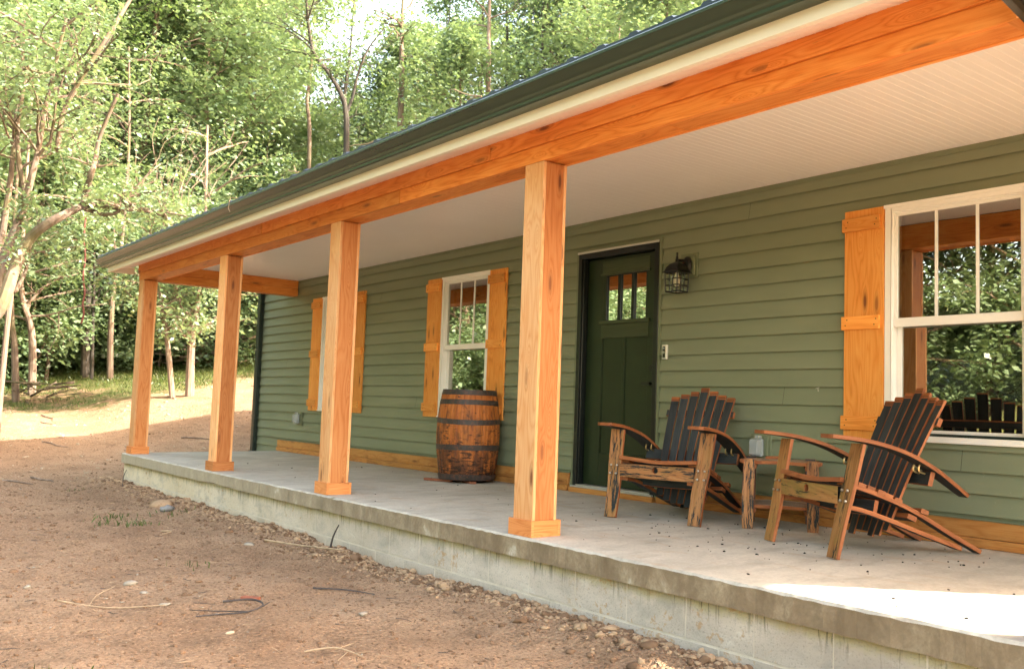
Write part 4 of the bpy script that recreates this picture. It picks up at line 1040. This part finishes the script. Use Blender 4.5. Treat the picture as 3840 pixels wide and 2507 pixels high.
stone('stone',4.70,-1.68,.022,M['chip'],'buff flat stone in the near foreground dirt',seed=13,flat=.3)
b=MB(); z=hz(4.06,-1.31)+.006
b.box(4.0,4.105,-1.335,-1.29,z,z+.012,'x',M=Matrix.Translation((4.06,-1.31,0))@Matrix.Rotation(R(38),4,'Z')@Matrix.Translation((-4.06,1.31,0)))
tag(b.build('brick_shard',M['redshard']),'thin red brick shard lying on the dirt right of centre','shard')
def gtwig(pts,rad,mat,label,br=[]):
    b=MB(); Z=[(x,y,hz(x,y)+h+rad) for x,y,h in pts]; Z=curve(Z,4); b.tube(Z,[rad*(1-.5*i/len(Z)) for i in range(len(Z))],6)
    for q in br:
        W=curve([(x,y,hz(x,y)+h+rad*.6) for x,y,h in q],3); b.tube(W,[rad*.6*(1-.5*i/len(W)) for i in range(len(W))],5)
    tag(b.build('stick',mat),label,'stick')
gtwig([(3.70,-2.25,.0),(3.90,-2.05,.004),(4.08,-1.80,.0)],.0045,M['twig'],'long straight pale stick lying across the foreground dirt',[[(3.83,-2.12,.0),(3.72,-2.06,.02),(3.66,-1.95,.05)]])
gtwig([(4.12,-1.50,.0),(4.20,-1.37,.02),(4.36,-1.37,.025),(4.42,-1.48,.01),(4.36,-1.60,.0),(4.33,-1.72,0)],.0062,M['twig_dark'],'dark twig curled into a hook in the foreground',[[(4.40,-1.47,.01),(4.27,-1.60,.0),(4.22,-1.72,0)],[(4.36,-1.37,.02),(4.28,-1.30,.02)]])
gtwig([(3.90,-.86,.0),(4.05,-.72,.01),(4.2,-.60,0)],.006,M['twig_dark'],'dark straight stick near the clods in the right half of the dirt')
gtwig([(5.10,-1.47,.0),(5.2,-1.36,.015),(5.36,-1.30,.0)],.0045,M['twig'],'pale forked twig near the bottom border of the picture',[[(5.2,-1.36,.01),(5.17,-1.25,.02)],[(5.26,-1.33,.01),(5.34,-1.42,0)]])
gtwig([(1.22,-.95,.0),(1.33,-.90,.02),(1.42,-1.02,0)],.007,M['twig'],'short pale curved twig left of the clods')
gtwig([(2.1,-.42,.03),(2.5,-.30,.035),(3.0,-.22,.03)],.009,M['twig'],'long pale root lying on top of the clods along the wall')
gtwig([(-2.6,-.25,.0),(-2.62,-.24,.12),(-2.58,-.22,.2)],.006,M['twig_dark'],'dark shoot sticking up out of the clods near the far corner of the slab')
gtwig([(2.66,-.13,.0),(2.68,-.12,.09),(2.74,-.11,.17)],.008,M['twig_dark'],'dark stub sticking up against the block wall below the third post')
# random little sticks
def litter(name,n,area,mat,label,cat,seed,ln,rad):
    r=random.Random(seed); b=MB()
    for i in range(n):
        x=r.uniform(area[0],area[1]); y=r.uniform(area[2],area[3])
        if x>-3.7 and y>-.04: continue
        a=r.gauss(.75,.7); l=ln*r.uniform(.3,1.2); pts=[]
        for k in range(4):
            t=k/3-.5; X=x+math.cos(a)*l*t+r.uniform(-.1,.1)*l; Y=y+math.sin(a)*l*t+r.uniform(-.1,.1)*l
            if X>-3.7: Y=min(Y,-.03)
            pts.append((X,Y,hz(X,Y)+rad*1.2))
        b.tube(pts,[rad,rad,rad*.8,rad*.5],4)
    tag(b.build(name,mat),label,cat,kind='stuff')
litter('twig_litter',330,(-3.5,8,-4,-.1),M['twig'],'fine dry twigs and straw scattered over the shaded dirt','twigs',3,.08,.0016)
litter('dark_twig_litter',160,(-3.5,8,-4,-.1),M['twig_dark'],'thin dark twigs scattered over the shaded dirt','twigs',6,.09,.002)
litter('branch_litter',70,(-19,-4,-5,9),M['bark_pale'],'pale dead sticks littering the slope at the edge of the wood','sticks',8,.7,.012)
# crumbs on the slab
r=random.Random(44); it=[]
for i in range(190):
    if r.random()<.62: x=r.gauss(5.5,.8); y=min(2.1,max(.15,r.gauss(1.25,.5)))
    else: x=r.uniform(-2,7.4); y=r.uniform(.1,2.1)
    s=min(.008,.0025+r.expovariate(1/.0017)); it.append((x,y,HZ*y/D+s*.3,s,i))
lumps('slab_crumbs',it,M['debris'],'black mulch crumbs scattered over the concrete slab','mulch crumbs')
# grass tufts
def grass(name,pts,mat,label,h=.10,seed=1,per=40,spread=.1):
    r=np.random.default_rng(seed); V=[];F=[]
    for (x0,y0) in pts:
        for k in range(per):
            x=x0+r.normal(0,spread); y=y0+r.normal(0,spread)
            if x>-3.75 and y>-.05 and x<8.6: continue
            z=hz(x,y); a=r.uniform(0,6.3); hh=h*r.uniform(.4,1.3); w=.0035+h*.02; lx,ly=r.normal(0,.35)*hh,r.normal(0,.35)*hh; m_=len(V)
            V+= [(x-math.cos(a)*w,y-math.sin(a)*w,z-.005),(x+math.cos(a)*w,y+math.sin(a)*w,z-.005),(x+lx*.5+math.cos(a)*w*.7,y+ly*.5+math.sin(a)*w*.7,z+hh*.6),(x+lx*1.3,y+ly*1.3,z+hh)]
            F.append((m_,m_+1,m_+2,m_+3))
    tag(fast(name,V,F,mat),label,'grass',kind='stuff')
r=random.Random(5)
grass('grass_tufts',[(r.gauss(.35,.25),r.gauss(-.95,.12)) for _ in range(9)]+[(r.uniform(-3,7.5),r.uniform(-3,-.3)) for _ in range(9)],M['grassblade'],'sparse young grass blades sprouting from the shaded dirt',.045,2,14,.07)
pts=[]
while len(pts)<1500:
    x=r.uniform(-24,-7.5); y=r.uniform(-7,11)
    g=-(x+9.6)*.11+y*.03+mnoise.noise((x*.35,y*.35,7))*.35
    if g>.38+r.random()*.35: pts.append((x,y))
grass('meadow_grass',pts,M['grassblade'],'patchy sunlit grass where the dirt meets the wood',.075,4,46,.25)
# ---------------------------------------------------------------- camera
CAM=Vector((9.2447,-3.4564,.7473)); R2=Vector((0.60923852,0.7921955,0.03542181)); U2=Vector((0.03933634,-0.07480513,0.99642202)); FW=Vector((-0.79201078,0.60566532,0.07673624))
FP=3520.395; PPX=1936.466; PPY=1262.508
cd=bpy.data.cameras.new('camera'); cam=bpy.data.objects.new('camera',cd); col.objects.link(cam); scene.camera=cam
rot=Matrix((R2,U2,-FW)).transposed().to_4x4(); cam.matrix_world=Matrix.Translation(CAM)@rot
cd.sensor_width=36; cd.lens=FP/3840*36; cd.shift_x=-(PPX-1920)/3840; cd.shift_y=(PPY-1253.5)/3840; cd.clip_end=800; cd.clip_start=.05
cd.dof.use_dof=True; cd.dof.focus_distance=6.6; cd.dof.aperture_fstop=4.5
def at(u,v,d):
    r_=FW+R2*(u-PPX)/FP-U2*(v-PPY)/FP; h=math.hypot(r_.x,r_.y); return CAM+r_/h*d
# ---------------------------------------------------------------- trees
def leafmesh(name,centers,per,spread,size,mat,seed,parent=None,droop=.6,flat=.75):
    r=np.random.default_rng(seed); C_=np.repeat(np.asarray(centers,float),per,0); n=len(C_)
    off=r.normal(size=(n,3)); off/= (np.linalg.norm(off,axis=1)[:,None]+1e-9); off*= (r.uniform(0,1,n)**.5)[:,None]*spread; off[:,2]*=flat
    P=C_+off
    a=r.uniform(0,2*math.pi,n); dz=-droop*r.uniform(.1,1.4,n)
    d=np.stack([np.cos(a),np.sin(a),dz],1); d/=np.linalg.norm(d,axis=1)[:,None]
    up=np.stack([r.normal(0,.45,n),r.normal(0,.45,n),np.ones(n)],1)
    s=np.cross(d,up); s/=np.linalg.norm(s,axis=1)[:,None]
    L_=size*r.uniform(.6,1.25,n)[:,None]; W=L_*.30; nr=np.cross(s,d)
    V=np.stack([P,P+d*L_*.45-s*W+nr*L_*.05,P+d*L_,P+d*L_*.45+s*W+nr*L_*.05],1).reshape(-1,3)
    F=np.arange(4*n).reshape(-1,4)
    return fast(name,V,F,mat,parent)
def limb(b,p0,d0,length,rad,depth,r,tips,grav=.0,n=5,wig=.22,kids=(3,5),spread=.75):
    p=Vector(p0); d=Vector(d0).normalized(); pts=[p.copy()]; rads=[rad]
    for i in range(n):
        d=(d+Vector((r.gauss(0,wig),r.gauss(0,wig),r.gauss(0,wig)*.6+grav))).normalized(); p=p+d*length/n; pts.append(p.copy()); rads.append(rad*(1-.72*(i+1)/n))
    b.tube(pts,rads,5 if rad>.02 else 4,cap=False)
    if depth<=0: tips.append(tuple(pts[-1])); tips.append(tuple(pts[len(pts)//2])); return
    for k in range(r.randint(*kids)):
        i=r.randint(max(1,n//3),n); q=pts[i]; base=(pts[i]-pts[i-1]).normalized()
        side=Vector((r.gauss(0,1),r.gauss(0,1),r.gauss(0,.5)+.2)).normalized(); nd=(base*(1-spread*.5)+side*spread).normalized()
        limb(b,q,nd,length*r.uniform(.42,.62),rads[i]*.62,depth-1,r,tips,grav,n-1 if n>3 else 3,wig,kids,spread)
    tips.append(tuple(pts[-1]))
def make_tree(name,label,cat,H,rad,crown0,cr,seed,barkm,leafm,nl=20,per=34,spread=.55,size=.13,group=None,lean=(0,0),depth=1,path=None,droop=.6,dense=1.0,updir=.55):
    r=random.Random(seed); root=empty(name); tag(root,label,cat,group)
    b=MB()
    if path is None:
        path=[Vector((0,0,-.3))]; n=9
        for i in range(1,n+1):
            f=i/n; path.append(Vector((lean[0]*f*f*H+r.gauss(0,.012)*H*.6,lean[1]*f*f*H+r.gauss(0,.012)*H*.6,H*f)))
        path=[Vector(p) for p in curve([tuple(p) for p in path],2)]
    else: path=[Vector(p) for p in curve([tuple(p) for p in path],4)]
    n=len(path)
    b.tube(path,[rad*(1-.85*(i/(n-1))**.9)+.006 for i in range(n)],8,cap=False)
    tips=[]
    for k in range(nl):
        f=crown0+(1-crown0)*(k+r.random())/nl; i=min(n-2,int(f*(n-1))); p=path[i].lerp(path[i+1],f*(n-1)-i)
        a=r.uniform(0,6.283); env=math.sin(math.pi*min(1,(f-crown0)/(1-crown0)*.85+.18))**.7
        d=Vector((math.cos(a),math.sin(a),updir+r.gauss(0,.25)+f*.3)); limb(b,p,d,cr*env*r.uniform(.7,1.15)+.3,rad*.36*(1.1-f)+.008,depth,r,tips,grav=-.01)
    tips.append(tuple(path[-1]))
    tr=b.build('trunk',barkm,root)
    leafmesh('crown',tips,int(per*dense),spread,size,leafm,seed,root,droop)
    root['ntips']=len(tips)
    return root
def protos():
    P={}
    P['tall']=make_tree('forest_tree','x','tree',14,.15,.26,2.7,101,M['bark'],M['leaf_a'],30,44,.75,.18)
    P['tall2']=make_tree('forest_tree','x','tree',15,.13,.42,2.3,102,M['bark_pale'],M['leaf_b'],26,44,.72,.18,lean=(.06,.03))
    P['bushy']=make_tree('forest_tree','x','tree',10,.11,.12,2.7,103,M['bark'],M['leaf_a'],30,46,.72,.18)
    P['dark']=make_tree('forest_tree','x','tree',13,.17,.18,3.0,104,M['bark_dark'],M['leaf_c'],30,46,.75,.18)
    P['sparse']=make_tree('forest_tree','x','tree',13,.12,.35,2.4,105,M['bark_dark'],M['leaf_b'],22,20,.6,.16)
    P['sapling']=make_tree('sapling','x','sapling',4.6,.035,.10,1.1,106,M['bark_pale'],M['leaf_a'],20,26,.45,.13)
    P['under']=make_tree('sapling','x','sapling',3.4,.03,.04,1.5,107,M['bark_dark'],M['leaf_b'],22,36,.52,.14)
    return P
PR=protos()
placed=0
for k in PR: PR[k]['used']=0
def put(kind,x,y,s,rz,label,group,z=None,tilt=(0,0)):
    src=PR[kind]
    if src['used']==0: o=src; src['used']=1
    else: o=copy_tree(src)
    if 'used' in o.keys() and o is not src: del o['used']
    o.location=(x,y,(gz(x,y) if z is None else z)-.05); o.rotation_euler=(tilt[0],tilt[1],rz); o.scale=(s,s,s); tag(o,label,None,group); return o
rr=random.Random(77)
def dirp(u,d):
    p=at(u,1262,d); return p.x,p.y
# deeper wood on the left: rows by bearing and distance (metres from the viewpoint)
G1='trees of the wood beyond the far end of the porch'
rows=[ # u, dist, kind, scale
 (-260,30,'tall',1.0),(-120,27,'bushy',1.05),(40,31,'tall',1.05),(190,29,'dark',1.05),(330,33,'tall2',1.1),(470,30,'tall',1.1),(560,34,'dark',1.1),(690,31,'bushy',1.25),(800,34,'tall',1.05),(930,32,'bushy',1.1),(1040,38,'sparse',1.05),
 (-180,37,'dark',1.2),(-20,38,'tall2',1.25),(110,40,'tall',1.3),(250,41,'dark',1.3),(400,40,'tall',1.3),(540,43,'tall2',1.3),(650,42,'dark',1.25),(770,43,'tall',1.25),(900,45,'bushy',1.5),
 (-100,50,'tall',1.6),(70,50,'dark',1.6),(230,52,'tall',1.6),(400,52,'dark',1.6),(560,54,'tall',1.5),(720,54,'dark',1.5),(860,56,'tall',1.35)]
def side(u):
    return 'behind the far-left trunks' if u<350 else ('above the porch corner post' if u<700 else 'behind the porch beam')
LEAFN={'tall':'tall bright green tree','tall2':'tall pale-barked tree','dark':'dense dark green tree','bushy':'bushy light green tree','sparse':'thin airy dark-stemmed tree'}
for u,d,k,s in rows:
    x,y=dirp(u,d); put(k,x+rr.uniform(-.6,.6),y+rr.uniform(-.6,.6),s*rr.uniform(.95,1.05),rr.uniform(0,6.28),'%s in the wood beyond the far end of the porch'%LEAFN[k],G1+', '+LEAFN[k])
G2='trees on the hill behind the roof'
rows2=[(1130,38,'sparse',.85),(1220,35,'sparse',.8),(1330,34,'sparse',1.0),(1440,37,'dark',.85),(1540,36,'bushy',1.05),(1650,38,'sparse',.9),(1740,37,'sparse',.95),(1830,40,'sparse',1.0),(1930,38,'sparse',1.1),(2030,40,'tall2',1.0),(2130,39,'dark',1.0),(2240,42,'tall',1.0),(2340,40,'bushy',1.3),(2450,44,'dark',1.1),(2560,42,'tall',1.1),(2680,46,'tall',1.1),
 (1160,47,'bushy',.72),(1290,48,'bushy',.75),(1420,49,'bushy',.8),(1520,50,'bushy',1.05),(1640,52,'sparse',1.1),(1780,52,'bushy',1.0),(1900,54,'dark',1.2),(2010,54,'tall',1.2),(2150,56,'dark',1.3),(2300,58,'tall',1.3),(2450,60,'dark',1.4),(2600,62,'tall',1.4)]
for u,d,k,s in rows2:
    x,y=dirp(u,d); put(k,x+rr.uniform(-.6,.6),y+rr.uniform(-.6,.6),s*rr.uniform(.95,1.05),rr.uniform(0,6.28),'%s on the hill seen above the porch roof'%LEAFN[k],G2+', '+LEAFN[k])
for x,y,k,s in ((-9,15.5,'bushy',1.0),(-12.5,17,'tall',1.0),(-5.5,17.5,'tall',1.05),(-15,12.5,'bushy',1.0),(-2,19,'dark',1.0)):
    put(k,x,y,s,rr.uniform(0,6),'%s on the slope behind the house'%LEAFN[k],'trees on the slope behind the house, '+LEAFN[k])
# understorey
for i in range(80):
    u=rr.uniform(-200,1150); d=rr.uniform(26.5,38); x,y=dirp(u,d); k=rr.choice(['sapling','under','under'])
    if k=='sapling': lb,gr='slender light-green sapling among the trunks beyond the porch','light-green saplings in the wood'
    else: lb,gr='low broad sapling in the shade beneath the trees beyond the porch','low broad saplings in the wood'
    put(k,x,y,rr.uniform(.75,1.35),rr.uniform(0,6.28),lb,gr)
for i in range(12):
    u=rr.uniform(1150,2600); d=rr.uniform(32,40); x,y=dirp(u,d)
    put('sapling',x,y,rr.uniform(1.2,1.7),rr.uniform(0,6.28),'slender light-green sapling on the hill above the porch roof','light-green saplings on the hill')
# yard-side trees across from the porch, seen in the window panes
for i in range(26):
    x=-42+i*2.2+rr.uniform(-.8,.8); y=-25-4*(i%3)+rr.uniform(-1,1); k=['bushy','tall','dark'][i%3]
    put(k,x,y,rr.uniform(1.25,1.55),rr.uniform(0,6.28),'%s across the yard, mirrored in the window panes'%LEAFN[k],'trees across the yard, '+LEAFN[k])
for i in range(20):
    x=-32+i*2.2+rr.uniform(-.8,.8); y=-21.5+rr.uniform(-1,1)
    put('sapling' if i%2 else 'under',x,y,rr.uniform(1,1.5),rr.uniform(0,6.28),('light-green' if i%2 else 'low broad')+' sapling across the yard, mirrored in the window panes','%s saplings across the yard'%('light-green' if i%2 else 'low broad'))
for x,y,sc_ in ((9.6,6.4,1.1),(15.4,4.6,1.15),(11.0,8.9,1.25),(17.2,5.6,1.2),(8.9,10.6,1.2),(13.6,2.6,1.0)): put('tall2',x,y,sc_,rr.uniform(0,6),'unseen pale-barked tree added past the right end of the house to shade the foreground','added trees past the right end of the house, shading the foreground')  # out-of-view trees added so their crowns keep sun off the foreground dirt
for i in range(16):
    x=-38+i*1.9; y=-10.5-.42*(i-8)-3.2*(i%2)+rr.uniform(-.6,.6)
    put('bushy' if i%2 else 'tall',x,y,rr.uniform(.8,1.05),rr.uniform(0,6.28),'%s left of the yard, mirrored in the middle window'%LEAFN['bushy' if i%2 else 'tall'],'trees left of the yard, '+LEAFN['bushy' if i%2 else 'tall'])
for i in range(14):
    put('under',-35+i*2.1,-9.5-.4*(i-7)+rr.uniform(-.8,.8),rr.uniform(1.1,1.6),rr.uniform(0,6.28),'low broad sapling left of the yard, mirrored in the middle window','low broad saplings left of the yard')
for i in range(9):
    put('bushy',-15+i*1.9+rr.uniform(-.5,.5),-21.5-1.6*(i%2),rr.uniform(1.15,1.4),rr.uniform(0,6.28),'bushy light green tree nearest across the yard, mirrored in the large window','bushy trees nearest across the yard')
# ---- individual trunks one can tell apart
def traced(name,label,cat,d,pix,rad,barkm,leafm,crown0=.5,cr=1.5,nl=12,per=20,seed=1,bend=.0,extra=None,spread=.45,size=.115,H=None,depth=1,rend=None,group=None,ground_=True):
    r=random.Random(seed); pts=[]
    for i,(u,v) in enumerate(pix):
        p=at(u,v,d+bend*math.sin(i*1.3+seed)); pts.append(p)
    base=pts[0].copy(); g=gz(base.x,base.y); 
    root=empty(name,(base.x,base.y,g)); tag(root,label,cat,group)
    o0=Vector((base.x,base.y,g)); loc=[p-o0 for p in pts]; loc[0].z=(min(loc[0].z,0)-.12) if ground_ else loc[0].z
    b=MB(); cp=[Vector(p) for p in curve([tuple(p) for p in loc],5)]; n=len(cp); re=rend if rend is not None else rad*.25
    def mk(cp,ra,rb):
        n=len(cp); b.tube(cp,[ra+(rb-ra)*(i/(n-1)) for i in range(n)],9,cap=True)
    mk(cp,rad,re); tips=[]
    for ex,(ra,rb) in (extra or []):
        ep=[Vector(p) for p in curve([tuple(at(u,v,d+bend*math.sin(i*1.7))-o0) for i,(u,v) in enumerate(ex)],5)]; mk(ep,ra,rb)
        for k in range(3):
            i=r.randint(len(ep)//3,len(ep)-1); limb(b,ep[i],Vector((r.gauss(0,1),r.gauss(0,1),r.uniform(.0,1))),cr*.8,rb*.9,1,r,tips)
    for k in range(nl):
        f=crown0+(1-crown0)*(k+r.random())/max(1,nl); i=min(n-2,int(f*(n-1))); a=r.uniform(0,6.283)
        limb(b,cp[i],Vector((math.cos(a),math.sin(a),.5+r.gauss(0,.3))),cr*r.uniform(.6,1.2),rad*.3,depth,r,tips)
    tr=b.build('trunk',barkm,root)
    if tips and per: leafmesh('crown',tips,per,spread,size,leafm,seed,root)
    return root
c1=lambda pts:[(x*.4202,1100+y*.4202) for x,y in pts]
traced('forest_tree','slim grey-brown tree nearest the left border, upright','tree',24,c1([(150,870),(130,500),(105,250),(100,-200),(150,-1000),(200,-2300)]),.085,M['bark'],M['leaf_a'],.42,1.9,16,22,11)
traced('forest_tree','pale crooked tree just right of the slim one near the left border','tree',25,c1([(290,820),(290,500),(265,250),(195,0),(210,-600),(300,-2000)]),.10,M['bark_pale'],M['leaf_a'],.42,1.9,16,22,12)
traced('forest_tree','dark straight tree trunk left of the red vine stem','tree',27,c1([(760,750),(765,300),(785,0),(800,-600),(830,-1500),(880,-2400)]),.12,M['bark_dark'],M['leaf_b'],.40,2.1,18,22,13)
traced('forest_tree','thin dark tree standing close against the straight dark trunk','tree',26.5,c1([(820,770),(825,300),(838,0),(850,-700),(900,-1600)]),.055,M['bark_dark'],M['leaf_b'],.40,1.6,12,20,14)
traced('forest_tree','slightly bowed brown tree left of the corner post','tree',26,c1([(985,750),(985,400),(1010,0),(1090,-500),(1150,-1300),(1150,-2200)]),.085,M['bark'],M['leaf_a'],.42,1.8,14,22,15)
traced('forest_tree','small leaning tree seen between the two far posts, with mossy foot','tree',21.5,c1([(1548,900),(1500,500),(1470,280),(1430,0),(1370,-350),(1300,-800)]),.065,M['bark_pale'],M['leaf_a'],.3,1.3,16,26,16)
traced('forest_tree','twin-stemmed pale tree seen between the two far posts','tree',21.5,c1([(1695,890),(1700,600),(1715,380),(1755,120),(1790,-150),(1830,-700),(1850,-1500)]),.10,M['bark_pale'],M['leaf_a'],.3,1.5,18,26,17,extra=[(c1([(1700,420),(1670,250),(1590,60),(1540,-200),(1500,-500)]),(.06,.03))])
traced('vine_stem','reddish hanging vine stem in front of the dark trunk','vine',23,c1([(722,270),(748,180),(738,90),(756,0),(742,-150),(762,-330),(750,-520),(790,-900)]),.022,M['vine'],M['leaf_a'],.6,.5,3,8,18,rend=.02,size=.10,ground_=False)
c4=lambda pts:[(x*.3539,600+y*.3539) for x,y in pts]
# big leaning tree at the left border
traced('leaning_tree','big moss-streaked tree arching out from the left border with a long bare branch','tree',17,
   [(-170,1500),(-110,1320)]+c4([(0,1560),(90,1330),(180,1080),(320,830),(480,690),(640,600),(800,520),(900,478),(1000,470),(1150,492),(1300,522),(1550,540),(1795,625)]),.118,M['bark'],M['leaf_a'],.8,.6,3,9,21,bend=.15,
   extra=[(c4([(890,470),(900,380),(945,220),(985,100),(1010,0),(1060,-250),(1250,-700)]),(.06,.03)),
          (c4([(880,505),(980,540),(1130,578),(1290,525),(1350,400),(1480,360),(1650,330)]),(.042,.015)),
          (c4([(960,470),(1200,470),(1330,400),(1560,160),(1700,40)]),(.035,.012)),
          (c4([(1150,492),(1400,500),(1800,560),(1978,600)]),(.03,.010))],rend=.02,size=.10)
traced('leaning_tree','tall bare-stemmed tree leaning right behind the arching one at the left border','tree',18,
   [(-110,1560),(-60,1350)]+c4([(0,1190),(90,910),(200,640),(270,420),(350,110),(400,-80),(470,-500),(560,-900),(700,-1500)]),.102,M['bark'],M['leaf_a'],.68,1.9,14,22,22,bend=.15,
   extra=[(c4([(210,620),(260,400),(200,0),(190,-400),(300,-1000)]),(.05,.03)),([(215,560),(235,430),(300,300),(420,110),(500,-20)],(.05,.03))],size=.105)
traced('leaning_tree','slim upright stem rising behind the two leaning trunks at the left border','tree',18.6,
   [(-90,1560),(-60,1200)]+c4([(0,900),(50,600),(105,250),(130,0),(160,-400),(230,-900),(260,-1500)]),.078,M['bark'],M['leaf_a'],.65,1.5,10,24,23,bend=.1,size=.105)
traced('leaning_tree','short pale stem slanting up at the foot of the arching tree','tree',17.5,
   [(10,1330)]+c4([(100,1540),(170,1380),(270,1180),(320,1000),(420,620)]),.05,M['bark_pale'],M['leaf_a'],.6,.8,7,20,24,size=.10)
def thicket(label,d,region,n,seed,mat,group=None):
    r=random.Random(seed); u0,u1,v0,v1=region; p0=at((u0+u1)/2,v1,d); root=empty('bare_thicket',(p0.x,p0.y,gz(p0.x,p0.y))); tag(root,label,'thicket',group); b=MB(); o0=Vector(root.location)
    for i in range(n):
        u=r.uniform(u0,u1); v=v1-r.uniform(0,.3)*(v1-v0); a=r.gauss(0,.5); l=r.uniform(.4,1.0)*(v1-v0); pts=[]
        for k in range(5):
            t=k/4; pts.append(at(u+math.sin(a+t*r.uniform(-.4,.4))*l*t,v-math.cos(a)*l*t,d+r.uniform(-.3,.3)+t*.6)-o0)
        rad=r.uniform(.004,.013); b.tube(curve([tuple(p) for p in pts],2),[rad*(1-.6*q/8) for q in range(9)],4)
    b.build('branches',mat,root)
c7=lambda pts:[(900+x*.4202,y*.4202) for x,y in pts]
traced('forest_tree','dark slender tree forking in a wide Y above the porch roof','tree',27,c7([(955,2700),(950,1340),(945,1010),(905,850),(790,650),(650,450),(600,100),(590,-300)]),.10,M['bark_dark'],M['leaf_b'],.55,1.5,10,13,31,extra=[(c7([(945,1010),(1000,880),(1060,640),(1150,430),(1290,250)]),(.055,.02))])
traced('forest_tree','straight brown tree standing right of the Y-forked one above the roof','tree',29,c7([(1430,2700),(1432,1150),(1445,700),(1440,400),(1450,100),(1460,-500)]),.12,M['bark'],M['leaf_b'],.55,1.6,10,13,32)
traced('forest_tree','straight grey tree trunk nearest the roof line at top centre','tree',30,c7([(2212,2700),(2215,800),(2218,400),(2228,0),(2240,-500)]),.11,M['bark_pale'],M['leaf_b'],.6,1.6,9,13,33)
traced('forest_tree','thin pale tree left of the Y-forked one against the bright gap','tree',28,c7([(600,2700),(620,1300),(600,900),(640,500),(600,100),(560,-300)]),.07,M['bark'],M['leaf_a'],.5,1.3,10,14,34)
thicket('tangle of bare pale branches above the long arching branch, left of the gutter end',19.5,(470,800,460,790),26,5,M['bark'])
def brush(label,d,region,n,seed,mat):
    r=random.Random(seed); u0,u1,v0,v1=region; p0=at((u0+u1)/2,v1,d); root=empty('brush_pile',(p0.x,p0.y,gz(p0.x,p0.y))); tag(root,label,'brush pile'); b=MB(); o0=Vector(root.location)
    for i in range(n):
        u=r.uniform(u0,u1); v=r.uniform(v0,v1); a=r.gauss(0,.45)+(math.pi if r.random()<.5 else 0); l=r.uniform(40,170)
        pts=[at(u+math.cos(a)*l*t,v-math.sin(a)*l*t*.7,d+r.uniform(-.8,.8))-o0 for t in (-.5,0,.5)]
        rad=r.uniform(.010,.035); b.tube(curve([tuple(p) for p in pts],3),[rad*(1-.5*q/6) for q in range(7)],5)
    b.build('branches',mat,root)
brush('long pile of cut dead branches on the slope beside the house corner',27,(600,1000,1130,1360),150,6,M['bark_pale'])
brush('low heap of fallen branches at the foot of the trees left of the corner post',24,(60,340,1430,1480),16,7,M['bark'])
for k in PR:
    if 'used' in PR[k].keys(): del PR[k]['used']
for o in col.objects:
    if 'ntips' in o.keys(): del o['ntips']
# ---------------------------------------------------------------- light
EL,AZ=R(36),R(45)      # sun height, bearing from +Y towards +X
w=bpy.data.worlds.new('World'); scene.world=w; w.use_nodes=True; nt=w.node_tree; nt.nodes.clear()
out=nt.nodes.new('ShaderNodeOutputWorld'); bg=nt.nodes.new('ShaderNodeBackground'); sk=nt.nodes.new('ShaderNodeTexSky'); sk.sky_type='NISHITA'; sk.sun_disc=False
sk.sun_elevation=EL; sk.sun_rotation=AZ; sk.air_density=1.0; sk.dust_density=2.5; sk.ozone_density=1.0
mx=nt.nodes.new('ShaderNodeMix'); mx.data_type='RGBA'; mx.blend_type='MULTIPLY'; mx.inputs[0].default_value=1; mx.inputs[7].default_value=(1.0,.81,.60,1)
nt.links.new(sk.outputs[0],mx.inputs[6]); nt.links.new(mx.outputs[2],bg.inputs[0]); nt.links.new(bg.outputs[0],out.inputs[0]); bg.inputs[1].default_value=.15
sd=bpy.data.lights.new('sun','SUN'); sd.energy=1.75; sd.angle=R(.55); sd.color=(1,.93,.80); so=bpy.data.objects.new('sun',sd); col.objects.link(so)
dv=Vector((math.sin(AZ)*math.cos(EL),math.cos(AZ)*math.cos(EL),math.sin(EL))); so.rotation_euler=(-dv).to_track_quat('-Z','Y').to_euler(); so.location=(20,20,20)
vs=scene.view_settings; scene.display_settings.display_device='sRGB'; vs.view_transform='Standard'; vs.look='None'; vs.exposure=3.93; vs.gamma=1; vs.use_curve_mapping=False
scene.render.engine='CYCLES'; scene.cycles.max_bounces=8; scene.cycles.diffuse_bounces=4; scene.cycles.transparent_max_bounces=8; scene.cycles.use_denoising=True; scene.cycles.sample_clamp_indirect=6
scene.render.resolution_x=1024; scene.render.resolution_y=668
